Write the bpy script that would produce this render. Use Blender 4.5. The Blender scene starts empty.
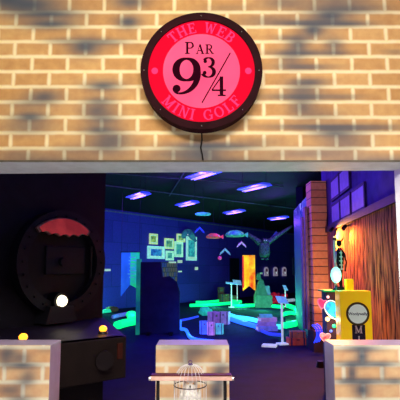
import bpy, bmesh, math, random
from mathutils import Vector, Matrix
random.seed(7)
S = bpy.context.scene
COL = S.collection
pi = math.pi

# ---------------------------------------------------------------- camera
F, EYE, PITCH, SH = 433.0, 1.63, math.radians(6.0), 23.0
cam_d = bpy.data.cameras.new('camera'); cam = bpy.data.objects.new('camera', cam_d); COL.objects.link(cam)
cam_d.sensor_width = 36; cam_d.lens = 36 * F / 400; cam_d.shift_y = SH / 400
cam_d.clip_start = .05; cam_d.clip_end = 200
cam.location = (0, 0, EYE); cam.rotation_euler = (pi / 2 + PITCH, 0, 0)
S.camera = cam

def ray(px, py):
    u = (px - 200) / F; v = (200 + SH - py) / F
    return Vector((u, math.cos(PITCH) - v * math.sin(PITCH), math.sin(PITCH) + v * math.cos(PITCH)))
def P(px, py, Y):                    # point of the place at distance Y
    d = ray(px, py); return Vector((0, 0, EYE)) + d * (Y / d.y)
def G(px, py, z=0.0):                # point at height z
    d = ray(px, py); return Vector((0, 0, EYE)) + d * ((z - EYE) / d.z)
TA = 1.22; D0 = 22.0; ZC = 4.05       # far wall: Y = D0 + TA X; ceiling height
AW = math.atan(TA)                   # direction of the far wall
def W(px, py, off=0.0):              # point on the far wall Y = 20 + 1.22 X, moved off metres towards us
    d = ray(px, py); t = D0 / (d.y - TA * d.x)
    return Vector((0, 0, EYE)) + d * t + Vector((math.sin(AW), -math.cos(AW), 0)) * off
def R(px, py, c=1.75):               # point on the right wall X = c + .1 Y
    d = ray(px, py); t = c / (d.x - .1 * d.y); return Vector((0, 0, EYE)) + d * t

# ---------------------------------------------------------------- light and exposure
S.view_settings.view_transform = 'Standard'; S.view_settings.look = 'None'
S.view_settings.gamma = 1; S.view_settings.use_curve_mapping = False
S.view_settings.exposure = 0.0
S.cycles.sample_clamp_indirect = 4
wd = bpy.data.worlds.new('world'); S.world = wd; wd.use_nodes = True
wd.node_tree.nodes['Background'].inputs[0].default_value = (.5, .42, .5, 1)
wd.node_tree.nodes['Background'].inputs[1].default_value = 0.06

def light(name, kind, loc, power, color, aim=None, size=.1, sy=None, spread=None, angle=None, parent=None):
    d = bpy.data.lights.new(name, kind); d.energy = power; d.color = color
    if kind == 'AREA':
        d.size = size
        if sy: d.shape = 'RECTANGLE'; d.size_y = sy
        if spread: d.spread = spread
    else:
        d.shadow_soft_size = size
        if angle: d.spot_size = angle; d.spot_blend = .8
    o = bpy.data.objects.new(name, d); COL.objects.link(o); o.location = loc
    if aim is not None: o.rotation_euler = (Vector(aim) - Vector(loc)).to_track_quat('-Z', 'Y').to_euler()
    if parent: o.parent = parent
    return o
# the concourse's ceiling lamps in front of the shop, the last two added
light('concourse_or_fill_light', 'AREA', (-.7, .1, 4.7), 41, (1, .83, .56), aim=(-.6, 3.16, 2.5), size=2.6, sy=.6, spread=1.7)
light('concourse_or_fill_light', 'AREA', (1.2, .1, 4.7), 28, (1, .82, .66), aim=(1.2, 3.16, 2.5), size=1.8, sy=.6, spread=1.7)
light('concourse_or_fill_light', 'AREA', (0, .6, 2.9), 5.0, (1, .88, .74), aim=(0, 3.16, .9), size=3.4, sy=.3, spread=1.0)

light('concourse_or_fill_light', 'AREA', (0, .5, 4.6), 170, (.9, .92, 1), aim=(0, .9, 0), size=3.5, sy=.6, spread=1.1)  # added downlight, its bounce off the floor brightens the lintel's underside
light('concourse_or_fill_light', 'AREA', (-1.6, .6, 3.0), 7, (1, .95, .86), aim=(1.57, 3.3, 1.7), size=.3, sy=.3, spread=.45)  # added narrow fill for the white jamb

# ---------------------------------------------------------------- helpers
def lin(c):
    return tuple(((x / 255) / 12.92 if x <= 10 else ((x / 255 + .055) / 1.055) ** 2.4) for x in c) + (1,)
MC = {}
def mat(name, rgb, rough=.6, metal=0.0, emit=0.0, var=.18, scale=8, bump=.0, ecol=None, rgb2=None, stretch=(1, 1, 1), spec=.2):
    if name in MC: return MC[name]
    m = bpy.data.materials.new(name); m.use_nodes = True; nt = m.node_tree; n = nt.nodes
    b = n['Principled BSDF']; b.inputs['Roughness'].default_value = rough; b.inputs['Metallic'].default_value = metal; b.inputs['Specular IOR Level'].default_value = spec
    tc = n.new('ShaderNodeTexCoord'); mp = n.new('ShaderNodeMapping'); nz = n.new('ShaderNodeTexNoise')
    mp.inputs['Scale'].default_value = stretch
    nz.inputs['Scale'].default_value = scale; nz.inputs['Detail'].default_value = 4
    nt.links.new(tc.outputs['Object'], mp.inputs[0]); nt.links.new(mp.outputs[0], nz.inputs['Vector'])
    cr = n.new('ShaderNodeValToRGB'); c = lin(rgb)
    c2 = lin(rgb2) if rgb2 else tuple(x * (1 - var) for x in c[:3]) + (1,)
    if not rgb2: c = tuple(min(1, x * (1 + var)) for x in c[:3]) + (1,)
    cr.color_ramp.elements[0].color = c2; cr.color_ramp.elements[1].color = c
    cr.color_ramp.elements[0].position = .38; cr.color_ramp.elements[1].position = .62
    nt.links.new(nz.outputs['Fac'], cr.inputs[0]); nt.links.new(cr.outputs[0], b.inputs['Base Color'])
    if emit:
        if ecol: b.inputs['Emission Color'].default_value = lin(ecol)
        else: nt.links.new(cr.outputs[0], b.inputs['Emission Color'])
        b.inputs['Emission Strength'].default_value = emit
    if bump:
        bp = n.new('ShaderNodeBump'); bp.inputs['Strength'].default_value = bump; bp.inputs['Distance'].default_value = .02
        nt.links.new(nz.outputs['Fac'], bp.inputs['Height']); nt.links.new(bp.outputs[0], b.inputs['Normal'])
    MC[name] = m; return m

def brickmat(name, cols, mortar, bw, rh, ms, off=(0, 0), soot=False, rough=.75, axis='XZ', smooth=.85):
    m = bpy.data.materials.new(name); m.use_nodes = True; nt = m.node_tree; n = nt.nodes; L = nt.links.new
    b = n['Principled BSDF']; b.inputs['Roughness'].default_value = rough
    tc = n.new('ShaderNodeTexCoord'); sp = n.new('ShaderNodeSeparateXYZ'); cb = n.new('ShaderNodeCombineXYZ')
    L(tc.outputs['Object'], sp.inputs[0]); L(sp.outputs['XYZ'.index(axis[0])], cb.inputs[0]); L(sp.outputs['XYZ'.index(axis[1])], cb.inputs[1])
    mp = n.new('ShaderNodeMapping'); mp.inputs['Location'].default_value = (off[0], off[1], 0); L(cb.outputs[0], mp.inputs[0])
    wob = n.new('ShaderNodeTexNoise'); wob.inputs['Scale'].default_value = 9; L(cb.outputs[0], wob.inputs['Vector'])
    vm = n.new('ShaderNodeVectorMath'); vm.operation = 'MULTIPLY_ADD'; vm.inputs[1].default_value = (.008, .008, 0)
    L(wob.outputs['Color'], vm.inputs[0]); L(mp.outputs[0], vm.inputs[2])
    br = n.new('ShaderNodeTexBrick'); L(vm.outputs[0], br.inputs['Vector'])
    br.inputs['Scale'].default_value = 1; br.inputs['Brick Width'].default_value = bw; br.inputs['Row Height'].default_value = rh
    br.inputs['Mortar Size'].default_value = ms; br.inputs['Mortar Smooth'].default_value = smooth; br.inputs['Bias'].default_value = 0
    br.inputs['Color1'].default_value = lin(cols[0]); br.inputs['Color2'].default_value = lin(cols[1]); br.inputs['Mortar'].default_value = lin(mortar)
    nz = n.new('ShaderNodeTexNoise'); nz.inputs['Scale'].default_value = 14; nz.inputs['Detail'].default_value = 5; L(cb.outputs[0], nz.inputs['Vector'])
    mx = n.new('ShaderNodeMix'); mx.data_type = 'RGBA'; mx.blend_type = 'OVERLAY'; mx.inputs['Factor'].default_value = .35
    L(br.outputs['Color'], mx.inputs[6]); L(nz.outputs['Fac'], mx.inputs[7])
    out = mx.outputs[2]
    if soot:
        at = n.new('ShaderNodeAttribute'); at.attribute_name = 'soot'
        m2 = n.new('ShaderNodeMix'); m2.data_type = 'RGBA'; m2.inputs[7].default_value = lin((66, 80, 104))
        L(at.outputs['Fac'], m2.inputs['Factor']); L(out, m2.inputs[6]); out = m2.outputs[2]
    L(out, b.inputs['Base Color'])
    bp = n.new('ShaderNodeBump'); bp.inputs['Strength'].default_value = .15; bp.inputs['Distance'].default_value = .005
    L(br.outputs['Fac'], bp.inputs['Height']); bp.invert = True; L(bp.outputs[0], b.inputs['Normal'])
    return m

class MB:
    def __init__(s): s.bm = bmesh.new()
    def _x(s, vs, M): bmesh.ops.transform(s.bm, matrix=M, verts=vs)
    def box(s, c, d, rz=0, rot=None, bev=0.0):
        g = bmesh.ops.create_cube(s.bm, size=1); vs = g['verts']
        s._x(vs, Matrix.Diagonal((d[0], d[1], d[2], 1)))
        if bev:
            es = list({e for v in vs for e in v.link_edges})
            r = bmesh.ops.bevel(s.bm, geom=es, offset=bev, segments=2, affect='EDGES', profile=.5)
            vs = list({v for f in r['faces'] for v in f.verts} | {v for v in vs if v.is_valid})
            fs = set(r['faces']); st = list(vs)
            while st:                                # the whole beveled island
                v = st.pop()
                for e in v.link_edges:
                    w = e.other_vert(v)
                    if w not in vs: vs.append(w); st.append(w)
        M = Matrix.Translation(c) @ (rot.to_4x4() if rot else Matrix.Rotation(rz, 4, 'Z'))
        s._x(vs, M); return s
    def cyl(s, a, b, r, r2=None, seg=16):
        a, b = Vector(a), Vector(b); d = b - a
        g = bmesh.ops.create_cone(s.bm, cap_ends=True, segments=seg, radius1=r, radius2=r if r2 is None else r2, depth=d.length)
        s._x(g['verts'], Matrix.Translation((a + b) / 2) @ d.to_track_quat('Z', 'Y').to_matrix().to_4x4()); return s
    def ball(s, c, r, sc=(1, 1, 1), seg=14, rot=None):
        g = bmesh.ops.create_uvsphere(s.bm, u_segments=seg, v_segments=max(8, seg * 2 // 3), radius=r)
        M = Matrix.Translation(c) @ (rot.to_4x4() if rot else Matrix()) @ Matrix.Diagonal((*sc, 1))
        s._x(g['verts'], M); return s
    def tube(s, pts, r, seg=8, closed=False, rr=None):
        pts = [Vector(p) for p in pts]; n = len(pts); rings = []; up = Vector((0, 0, 1)); prev = None
        for i, p in enumerate(pts):
            if closed: t = pts[(i + 1) % n] - pts[i - 1]
            else: t = pts[min(i + 1, n - 1)] - pts[max(i - 1, 0)]
            t.normalize()
            if prev is None:
                x = t.cross(up)
                if x.length < .05: x = t.cross(Vector((1, 0, 0)))
            else: x = prev - t * prev.dot(t)
            x.normalize(); prev = x; y = t.cross(x); q = rr[i] if rr else r
            rings.append([s.bm.verts.new(p + x * q * math.cos(k * 2 * pi / seg) + y * q * math.sin(k * 2 * pi / seg)) for k in range(seg)])
        for i in range(n if closed else n - 1):
            A, B = rings[i], rings[(i + 1) % n]
            for k in range(seg): s.bm.faces.new((A[k], A[(k + 1) % seg], B[(k + 1) % seg], B[k]))
        if not closed:
            s.bm.faces.new(rings[0][::-1]); s.bm.faces.new(rings[-1])
        return s
    def prism(s, poly, o, ux, uy, dep):              # polygon in the plane (o, ux, uy), thickness along ux x uy
        o, ux, uy = Vector(o), Vector(ux).normalized(), Vector(uy).normalized(); nn = ux.cross(uy) * dep
        a = [s.bm.verts.new(o + ux * p[0] + uy * p[1]) for p in poly]
        b = [s.bm.verts.new(v.co + nn) for v in a]; k = len(a)
        s.bm.faces.new(a[::-1]); s.bm.faces.new(b)
        for i in range(k): s.bm.faces.new((a[i], a[(i + 1) % k], b[(i + 1) % k], b[i]))
        return s
    def ring(s, r0, r1, o, ux, uy, dep, a0=0, a1=2 * pi, seg=48, f0=None):
        o, ux, uy = Vector(o), Vector(ux).normalized(), Vector(uy).normalized(); nn = ux.cross(uy) * dep
        full = abs(a1 - a0 - 2 * pi) < 1e-4; n = seg if full else seg + 1; V = []
        for i in range(n):
            a = a0 + (a1 - a0) * i / seg; d = ux * math.cos(a) + uy * math.sin(a); q = f0(a) if f0 else r0
            V.append([s.bm.verts.new(o + d * q), s.bm.verts.new(o + d * r1), s.bm.verts.new(o + d * r1 + nn), s.bm.verts.new(o + d * q + nn)])
        for i in range(n if full else n - 1):
            A, B = V[i], V[(i + 1) % n]
            for k in range(4): s.bm.faces.new((A[k], A[(k + 1) % 4], B[(k + 1) % 4], B[k]))
        if not full: s.bm.faces.new(V[0]); s.bm.faces.new(V[-1][::-1])
        return s
    def lathe(s, prof, c=(0, 0, 0), seg=24):
        rings = [[s.bm.verts.new((c[0] + r * math.cos(k * 2 * pi / seg), c[1] + r * math.sin(k * 2 * pi / seg), c[2] + z)) for k in range(seg)] for r, z in prof]
        for A, B in zip(rings, rings[1:]):
            for k in range(seg): s.bm.faces.new((A[k], A[(k + 1) % seg], B[(k + 1) % seg], B[k]))
        s.bm.faces.new(rings[0][::-1]); s.bm.faces.new(rings[-1]); return s
    def build(s, name, m, parent=None, smooth=False):
        bmesh.ops.recalc_face_normals(s.bm, faces=s.bm.faces[:])
        me = bpy.data.meshes.new(name); s.bm.to_mesh(me); s.bm.free()
        if smooth:
            for p in me.polygons: p.use_smooth = True
        me.materials.append(m); o = bpy.data.objects.new(name, me); COL.objects.link(o)
        if parent: o.parent = parent
        return o
def tag(o, label, cat, group=None, kind=None):
    o['label'] = label; o['category'] = cat
    if group: o['group'] = group
    if kind: o['kind'] = kind
    return o
def thing(name, label, cat, loc=(0, 0, 0), rz=0, group=None):
    o = bpy.data.objects.new(name, None); COL.objects.link(o); o.empty_display_size = .1
    o.location = loc; o.rotation_euler = (0, 0, rz); return tag(o, label, cat, group)
def dup(root, loc, rz=None, label=None, scale=None):
    def cp(o, par):
        c = o.copy(); COL.objects.link(c)
        if par: c.parent = par
        for ch in [x for x in COL.objects if x.parent == o]: cp(ch, c)
        return c
    r = cp(root, None); r.location = loc
    if rz is not None: r.rotation_euler = (0, 0, rz)
    if label: r['label'] = label
    if scale: r.scale = scale
    return r
def struct(o): o['kind'] = 'structure'; return o
def recenter(o):                                     # put the origin of a lone mesh at its base
    vs = [v.co for v in o.data.vertices]; c = Vector((sum(v.x for v in vs) / len(vs), sum(v.y for v in vs) / len(vs), min(v.z for v in vs)))
    o.data.transform(Matrix.Translation(-c)); o.location = c; return o
X, Y_, Z = Vector((1, 0, 0)), Vector((0, 1, 0)), Vector((0, 0, 1))

black = mat('black_paint', (14, 13, 16), .5)
dark_metal = mat('dark_metal', (38, 36, 42), .4, .6)
chrome = mat('chrome', (190, 185, 190), .25, .9)
white_paint = mat('white_paint', (225, 225, 230), .5, var=.05)

# ---------------------------------------------------------------- setting
YF = 3.16                                            # face of the shop front
ZL = P(200, 162, YF).z; ZP = P(200, 345, YF).z; ZT = 4.0
print('lintel', ZL, 'pier', ZP)
z1, z0 = P(200, 4.5, YF).z, P(200, 124.6, YF).z
RH = (z1 - z0) / 8; BW = (P(105, 5, YF).x - P(70, 5, YF).x)
# mortar line under the top row sits at y = 12
zm = P(200, 11.8, YF).z; xm = P(70, 5, YF).x
row = math.floor(zm / RH)
FB = dict(cols=((212, 170, 116), (198, 152, 98)), mortar=(250, 238, 200), bw=BW, rh=RH, ms=.024, soot=True)
par = (row % 2)                                      # brick rows alternate by row parity
facade_mat = brickmat('painted_brick_facade', off=(-xm + (BW / 2 if par == 0 else 0) + BW * 40, -zm + RH * (row + 0)), **FB)
FB2 = dict(FB, cols=((226, 190, 150), (214, 170, 126)), mortar=(240, 236, 218))
pier_mat = brickmat('painted_brick_counter', off=(.10 + BW * 20, .012 - ZP + RH * 20), **FB2)

BL = [ # soot smudges: px, py, rx, ry, strength
 (28,5,30,9,1),(48,14,26,4,.9),(50,24,22,5,.8),(10,0,20,6,.8),(85,47,13,8,.85),(60,41,14,3,.4),(105,42,20,3,.6),(128,22,10,6,.9),(130,2,14,6,.7),
 (44,97,14,6,.7),(30,117,14,5,.75),(28,104,18,4,.4),(28,128,20,6,.5),(103,86,15,5,.75),(100,101,12,4,.6),(97,111,13,7,.65),(104,120,13,5,.6),(100,130,14,4,.7),(108,146,18,9,.65),(112,138,12,5,.5),
 (350,9,30,4,.6),(340,0,30,9,.55),(330,16,16,7,.8),(300,23,40,2.5,.75),(345,24,20,2.5,.7),(313,30,10,7,.8),(290,38,15,2.5,.5),(298,45,9,8,.7),(334,45,8,7,.6),(300,53,24,2.5,.7),(335,53,12,2,.5),(290,60,10,8,.5),(305,67,22,2.5,.7),
 (308,82,15,3,.7),(303,90,14,7,.6),(300,97,30,2.5,.7),(345,97,14,2,.4),(302,106,10,8,.6),(318,115,20,6,.4),(325,127,46,2.5,.9),(335,133,20,5,.7),(345,143,18,6,.5),(310,153,40,5,.5),(375,128,20,2.5,.4),
 (205,146,30,4,.75),(202,154,16,7,.7),(175,154,20,4,.5),(235,147,18,2.5,.5),(283,3,18,6,.5),(270,18,22,2.5,.4),(395,52,10,2,.4),(230,8,20,3,.3),(262,141,20,4,.3),(70,150,16,4,.4),(20,153,20,4,.4)]
def soot_grid(x0, x1, z0_, z1_, y, blobs, m, name, base=None, res=.02):
    nx = int((x1 - x0) / res) + 1; nz = int((z1_ - z0_) / res) + 1
    bm = bmesh.new(); V = []
    for j in range(nz + 1):
        for i in range(nx + 1): V.append(bm.verts.new((x0 + (x1 - x0) * i / nx, y, z0_ + (z1_ - z0_) * j / nz)))
    q = nx + 1
    for j in range(nz):
        for i in range(nx): bm.faces.new((V[j * q + i], V[j * q + i + 1], V[(j + 1) * q + i + 1], V[(j + 1) * q + i]))
    me = bpy.data.meshes.new(name); bm.to_mesh(me); bm.free(); me.materials.append(m)
    at = me.attributes.new('soot', 'FLOAT', 'POINT')
    for k, v in enumerate(me.vertices):
        s = base(v.co.x, v.co.z) if base else 0
        for (cx, cz, rx, rz, st) in blobs:
            d = ((v.co.x - cx) / rx) ** 2 + ((v.co.z - cz) / rz) ** 2
            if d < 8: s = 1 - (1 - s) * (1 - min(.97, st * 1.25) * math.exp(-d * .9))
        at.data[k].value = min(1, s)
    o = bpy.data.objects.new(name, me); COL.objects.link(o); return o
mpp = BW / 35.7
blobs = []
for px, py, rx, ry, st in BL:
    c = P(px, py, YF); blobs.append((c.x, c.z, rx * mpp * 1.35, ry * mpp * 1.3, st))
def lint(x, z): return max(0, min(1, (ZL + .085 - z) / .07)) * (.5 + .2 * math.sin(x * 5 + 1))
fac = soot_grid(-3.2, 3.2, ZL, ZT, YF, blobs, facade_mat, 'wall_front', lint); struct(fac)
# body of the wall behind its face, its underside getting shallower to the right
plaster = mat('grey_plaster', (222, 228, 240), .55, var=.06)
d0, d1 = .37, .29
bm = MB(); bm.prism([(-3.2, .004), (3.2, .004), (3.2, .22), (-3.2, .46)], (0, YF, ZL), X, Y_, ZT - ZL)
b = struct(bm.build('trim_1', plaster))
b = struct(MB().box((0, YF - .004, ZL + .006), (6.4, .012, .012)).build('trim_2', mat('dark_trim', (96, 90, 84))))
b = struct(MB().box((1.575 + .8, YF + .145, ZL / 2), (1.6, .29, ZL - .002)).build('wall_front_jamb', mat('jamb_white', (240, 238, 230), .5, var=.04)))
b = struct(MB().box((-2.8, YF + .145, ZL / 2), (1.3, .29, ZL - .002)).build('wall_front_left', plaster))
# low brick counters in the opening
PD = .235
def pier(x0, x1, blobs, xo):
    o = struct(soot_grid(x0, x1, 0, ZP, YF, blobs, pier_mat, 'wall_counter'))
    o.data.transform(Matrix.Translation((-xo * mpp, 0, 0))); o.location.x = xo * mpp
    side = MB().box(((x0 + x1) / 2 - xo * mpp, YF + .004 + PD / 2, ZP / 2), (x1 - x0, PD, ZP - .001), bev=.006).build('counter_body', mat('counter_white', (176, 168, 200), .45, var=.05), o)
    return o
def pb(l):
    return [(P(a, b_, YF).x, P(a, b_, YF).z, c * mpp * .9, d * mpp, e) for a, b_, c, d, e in l]
pier(-1.95, P(50.5, 345, YF).x, pb([(8,352,10,4,.6),(22,366,18,3,.8),(20,358,12,6,.6),(5,358,8,8,.6),(25,382,10,5,.5),(10,390,14,5,.6),(28,376,8,6,.5),(45,350,10,3,.3),(20,399,14,4,.6)]), -8)
pier(P(156, 345, YF).x, P(229, 345, YF).x, pb([(195,352,18,6,.6),(188,361,10,8,.5),(195,346,30,2.5,.5),(219,377,8,12,.85),(216,392,8,8,.8),(225,368,8,4,.5),(165,348,8,2,.3)]), 0)
pier(P(333.5, 345, YF).x, 1.574, pb([(362,349,22,3,.8),(362,357,7,8,.85),(352,364,20,2.5,.85),(380,364,20,2.5,.8),(352,373,5,9,.75),(365,381,28,2.8,.9),(362,390,9,8,.8),(395,381,10,2.5,.7),(345,381,8,2.5,.6),(383,372,3,6,.4)]), -13)

struct(MB().box((0, YF / 2 - 2.3, -.05), (14, YF + 4.6, .1)).build('floor', mat('concourse_floor', (190, 180, 165), .35)))
struct(MB().box((3, 20.3, -.05), (34, 34.2, .1)).build('floor', mat('course_floor', (13, 13, 62), .9, scale=3, bump=.05)))
struct(MB().box((3, 20.4, ZC + .05), (34, 34.2, .1)).build('ceiling', mat('black_ceiling', (14, 14, 18), .8, scale=2)))
# far wall, rotated against the shop front
def wall_seg(p, q, z0_, z1_, th, m, name):
    p, q = Vector((*p, 0)), Vector((*q, 0)); d = q - p
    return struct(MB().box((p + q) / 2 + Vector((0, 0, (z0_ + z1_) / 2)), (d.length, th, z1_ - z0_), rz=math.atan2(d.y, d.x)).build(name, m))
bw_m = brickmat('far_wall_blocks', ((78, 52, 190), (64, 42, 172)), (50, 34, 140), 1.6, .9, .012, rough=.7, smooth=.2)
nrm = Vector((math.sin(AW), -math.cos(AW), 0))
o = struct(MB().box((0, 0, ZC / 2), (44, .2, ZC)).build('wall_back', bw_m))
o.location = Vector((1.5, D0 + TA * 1.5, 0)) - nrm * .1; o.rotation_euler = (0, 0, AW)
struct(MB().box((0, 0, 0), (44, .05, .05)).build('trim_3', mat('grey_rail', (120, 120, 150), .5)))
bpy.data.objects['trim_3'].location = Vector((1.5, D0 + TA * 1.5, ZC - .1)) + nrm * .04; bpy.data.objects['trim_3'].rotation_euler = (0, 0, AW)
wall_seg((-6.5, 3.5), (-6.5, 14), 0, ZC, .2, mat('left_wall_paint', (40, 34, 70), .8), 'wall_left')
# right wall: fur-like scorched cladding below, a painted row of windows above
fire = mat('scorched_cladding', (190, 120, 84), .95, spec=.03, rgb2=(52, 24, 40), scale=5, stretch=(3.5, 3.5, .55), bump=1.0)
upper = mat('upper_wall_plaster', (78, 62, 130), .85, scale=4)
wall_seg((2.03 + .1, 3.6), (2.62 + .08, 9.3), 0, 2.36, .16, fire, 'wall_right')
wall_seg((2.03 + .13, 3.6), (2.62 + .11, 9.3), 2.36, ZC, .16, upper, 'wall_right_upper')
# (inner faces lie on X = 1.75 + .1 Y)
sill = struct(MB().box((0, 0, 0), (4.6, .14, .1)).build('trim_4', mat('sill_wood', (40, 26, 40), .6)))
sill.location = (1.75 + .68 - .02, 6.85, 2.40); sill.rotation_euler = (0, 0, math.atan2(1, .1))
wang = math.atan2(1, .1)
pane_m = mat('window_pane_lilac', (165, 150, 200), .5, var=.1)
frame_m = mat('window_frame_dark', (52, 40, 74), .6)
k = 1
for zz, h in ((2.47, .34), (2.92, .36)):
    for (ya, yb) in ((8.15, 7.5), (7.4, 6.75), (6.62, 5.95)):
        if zz > 2.9 and yb < 6.5: continue
        yc = (ya + yb) / 2; w = ya - yb
        fr = MB()
        for s in (-1, 1):
            fr.box((s * w / 2, .03, h / 2), (.05, .05, h + .05)); fr.box((0, .03, h / 2 + s * h / 2), (w, .05, .05))
        o = struct(fr.build('window_%d' % k, frame_m)); k += 1
        MB().box((0, .045, h / 2), (w - .04, .02, h - .04)).build('pane', pane_m, o)
        o.location = (1.75 + .1 * yc - .012, yc, zz); o.rotation_euler = (0, 0, wang)
# wall with a painted landscape beyond the brick column
mural = bpy.data.materials.new('painted_mural'); mural.use_nodes = True
nt = mural.node_tree; n = nt.nodes; L = nt.links.new
tc = n.new('ShaderNodeTexCoord'); sp = n.new('ShaderNodeSeparateXYZ'); L(tc.outputs['Object'], sp.inputs[0])
nz = n.new('ShaderNodeTexNoise'); nz.inputs['Scale'].default_value = 2.2; nz.inputs['Detail'].default_value = 6
mp = n.new('ShaderNodeMapping'); mp.inputs['Scale'].default_value = (3, 3, 1.2); L(tc.outputs['Object'], mp.inputs[0]); L(mp.outputs[0], nz.inputs['Vector'])
ma = n.new('ShaderNodeMath'); ma.operation = 'MULTIPLY_ADD'; ma.inputs[1].default_value = 2.6; L(nz.outputs['Fac'], ma.inputs[0]); L(sp.outputs[2], ma.inputs[2])
cr = n.new('ShaderNodeValToRGB'); L(ma.outputs[0], cr.inputs[0])
mr = n.new('ShaderNodeMapRange'); mr.inputs['From Min'].default_value = .9; mr.inputs['From Max'].default_value = 4.8; L(ma.outputs[0], mr.inputs[0]); L(mr.outputs[0], cr.inputs[0])
for i, (p, c) in enumerate([(0, (40, 150, 90)), (.3, (60, 130, 90)), (.42, (110, 100, 90)), (.55, (70, 90, 190)), (.7, (150, 130, 120)), (1, (60, 60, 150))]):
    e = cr.color_ramp.elements[0] if i == 0 else (cr.color_ramp.elements[1] if i == 5 else cr.color_ramp.elements.new(p))
    e.position = p; e.color = lin(c)
L(cr.outputs[0], n['Principled BSDF'].inputs['Base Color'])
for (ya, yb, zt, out) in ((9.35, 10.2, 3.50, .0), (10.2, 11.3, 3.36, .03), (11.3, 12.8, 3.34, .06)):
    wall_seg((1.57 + .1 * ya - out + .1, ya), (1.57 + .1 * yb - out + .1, yb), 0, zt, .2, mural, 'wall_mural')
sp_l = thing('added_mural_spot', 'small black ceiling spotlight added to brighten the painted wall', 'lamp', (1.3, 9.6, ZC - .14))  # spotlight added to brighten the mural
MB().cyl((0, 0, .14), (0, 0, .02), .012).build('stem', dark_metal, sp_l); MB().cyl((-.03, -.03, .04), (.06, .06, -.08), .035, .05).build('shade', black, sp_l)
light('mural_fill', 'SPOT', (.08, .08, -.1), 170, (.22, .4, 1), size=.05, angle=1.5, parent=sp_l).rotation_euler = Vector((1.35, 1.2, -1.7)).to_track_quat('-Z', 'Y').to_euler()
o = struct(MB().box((2.80, 12.86, 1.70), (.12, .06, .52)).build('window_8', mat('dark_recess', (12, 12, 20), .7)))
wall_seg((2.96, 12.75), (9.3, 30), 0, ZC, .2, mat('rear_room_paint', (30, 26, 60), .8), 'wall_right_rear')

# conduits under the ceiling
for i, (a, b_) in enumerate((((-4, 7.2), (2.1, 9.0)), ((-6, 9.2), (2.4, 12.4)), ((-3, 12), (5, 18)), ((.4, 6), (-1.0, 14)))):
    tag(recenter(MB().tube([(a[0], a[1], ZC - .05), (b_[0], b_[1], ZC - .05)], .018).build('ceiling_conduit', mat('conduit_grey', (70, 74, 84), .5))),
        ['thin conduit across the ceiling, nearest to the front opening', 'thin conduit across the ceiling behind the nearest lamps',
         'thin conduit across the ceiling near the far wall', 'thin conduit running into depth under the dark ceiling'][i], 'conduit')

# ---------------------------------------------------------------- ultraviolet lamps
UV = (.20, .06, 1.0)
tube_m = mat('uv_tube', (150, 110, 255), .3, emit=3.0, ecol=(128, 112, 255), var=.02)
hous_m = mat('lamp_housing', (60, 80, 235), .4, emit=.55, var=.05)
AL = math.atan2(1, -.66)                             # direction the lamps run in
def uv_lamp():
    t = thing('ultraviolet_lamp', 'x', 'lamp', group='ultraviolet lamps under the ceiling')
    MB().prism([(-.17, 0), (.17, 0), (.1, .05), (-.1, .05)], (-.42, 0, .03), (0, 1, 0), (0, 0, 1), .84).build('lamp_housing', hous_m, t)
    for s in (-1, 1):
        MB().cyl((-.37, s * .035, 0), (.37, s * .035, 0), .010).build('tube', tube_m, t)
        MB().cyl((s * .4, 0, .09), (s * .4, 0, ZC - 3.42), .005, seg=6).build('suspension_wire', dark_metal, t)
    light('tube_light', 'POINT', (0, 0, -.12), 1, UV, size=.12, parent=t)
    return t
lamps = [(203, 176.5, 3.42, 'largest violet lamp, hanging nearest the opening, up by the lintel', 1),
         (254, 189, 3.42, 'violet lamp hanging right of the centre, second nearest', 1),
         (138, 197, 3.42, 'leftmost violet ceiling lamp, above the blue-green banner', 1),
         (187, 205, 3.42, 'violet ceiling lamp above the wall of picture frames', 1),
         (234, 213, 3.42, 'small far violet lamp above the hanging ornaments', 1),
         (278, 219, 3.42, 'farthest violet lamp, at the right above the winged creature', 1)]
proto = uv_lamp()
for i, (px, py, z, lb, e) in enumerate(lamps):
    g = G(px, py, z); o = proto if i == 0 else dup(proto, g)
    o.location = g; o.rotation_euler = (0, 0, AL); o['label'] = lb
for ob in COL.objects:
    if ob.type == 'LIGHT' and ob.name.startswith('tube_light'): ob.data.energy = 95
# one more lamp of the same kind hidden above the lintel, over the right wall, and one added at the left to brighten the far wall
for loc, lb, e in (((1.45, 5.6, 3.42), 'violet lamp close above the painted windows of the right wall', 22), ((-5.2, 12.2, 3.42), 'unseen violet lamp added above the far left to brighten the far wall', 110)):
    o = dup(proto, loc, AL, lb)
    for ch in [x for x in COL.objects if x.parent == o and x.type == 'LIGHT']: ch.data = ch.data.copy(); ch.data.energy = e
# teal disc among the lamps
g = G(203, 214, 3.25)
t = thing('hanging_disc', 'small teal disc hanging between the violet lamps', 'ornament', g)
MB().lathe([(.02, .05), (.2, .03), (.24, 0), (.22, -.03), (.02, -.05)]).build('disc', mat('teal_uv_paint', (70, 190, 190), .5, emit=.35), t, True)
MB().cyl((0, 0, .05), (0, 0, ZC - 3.25), .006, seg=6).build('cord', dark_metal, t)

# ---------------------------------------------------------------- round sign
YS = YF - .10
sc_ = P(201.5, 70, YS); SR = (P(262, 70, YS).x - P(140, 70, YS).x) / 2; U = SR / 61   # metres per pixel of the sign's face
sign = thing('round_sign', 'round backlit red sign with dark rim reading PAR 9 3/4 on the brick front', 'sign', (sc_.x, YF, sc_.z))
rim = MB(); yb = -.0
def disc(mb, r0, r1, ya, yb_, seg=96):
    mb.ring(r0, r1, (0, ya, 0), X, Z, ya - yb_, seg=seg)
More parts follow.
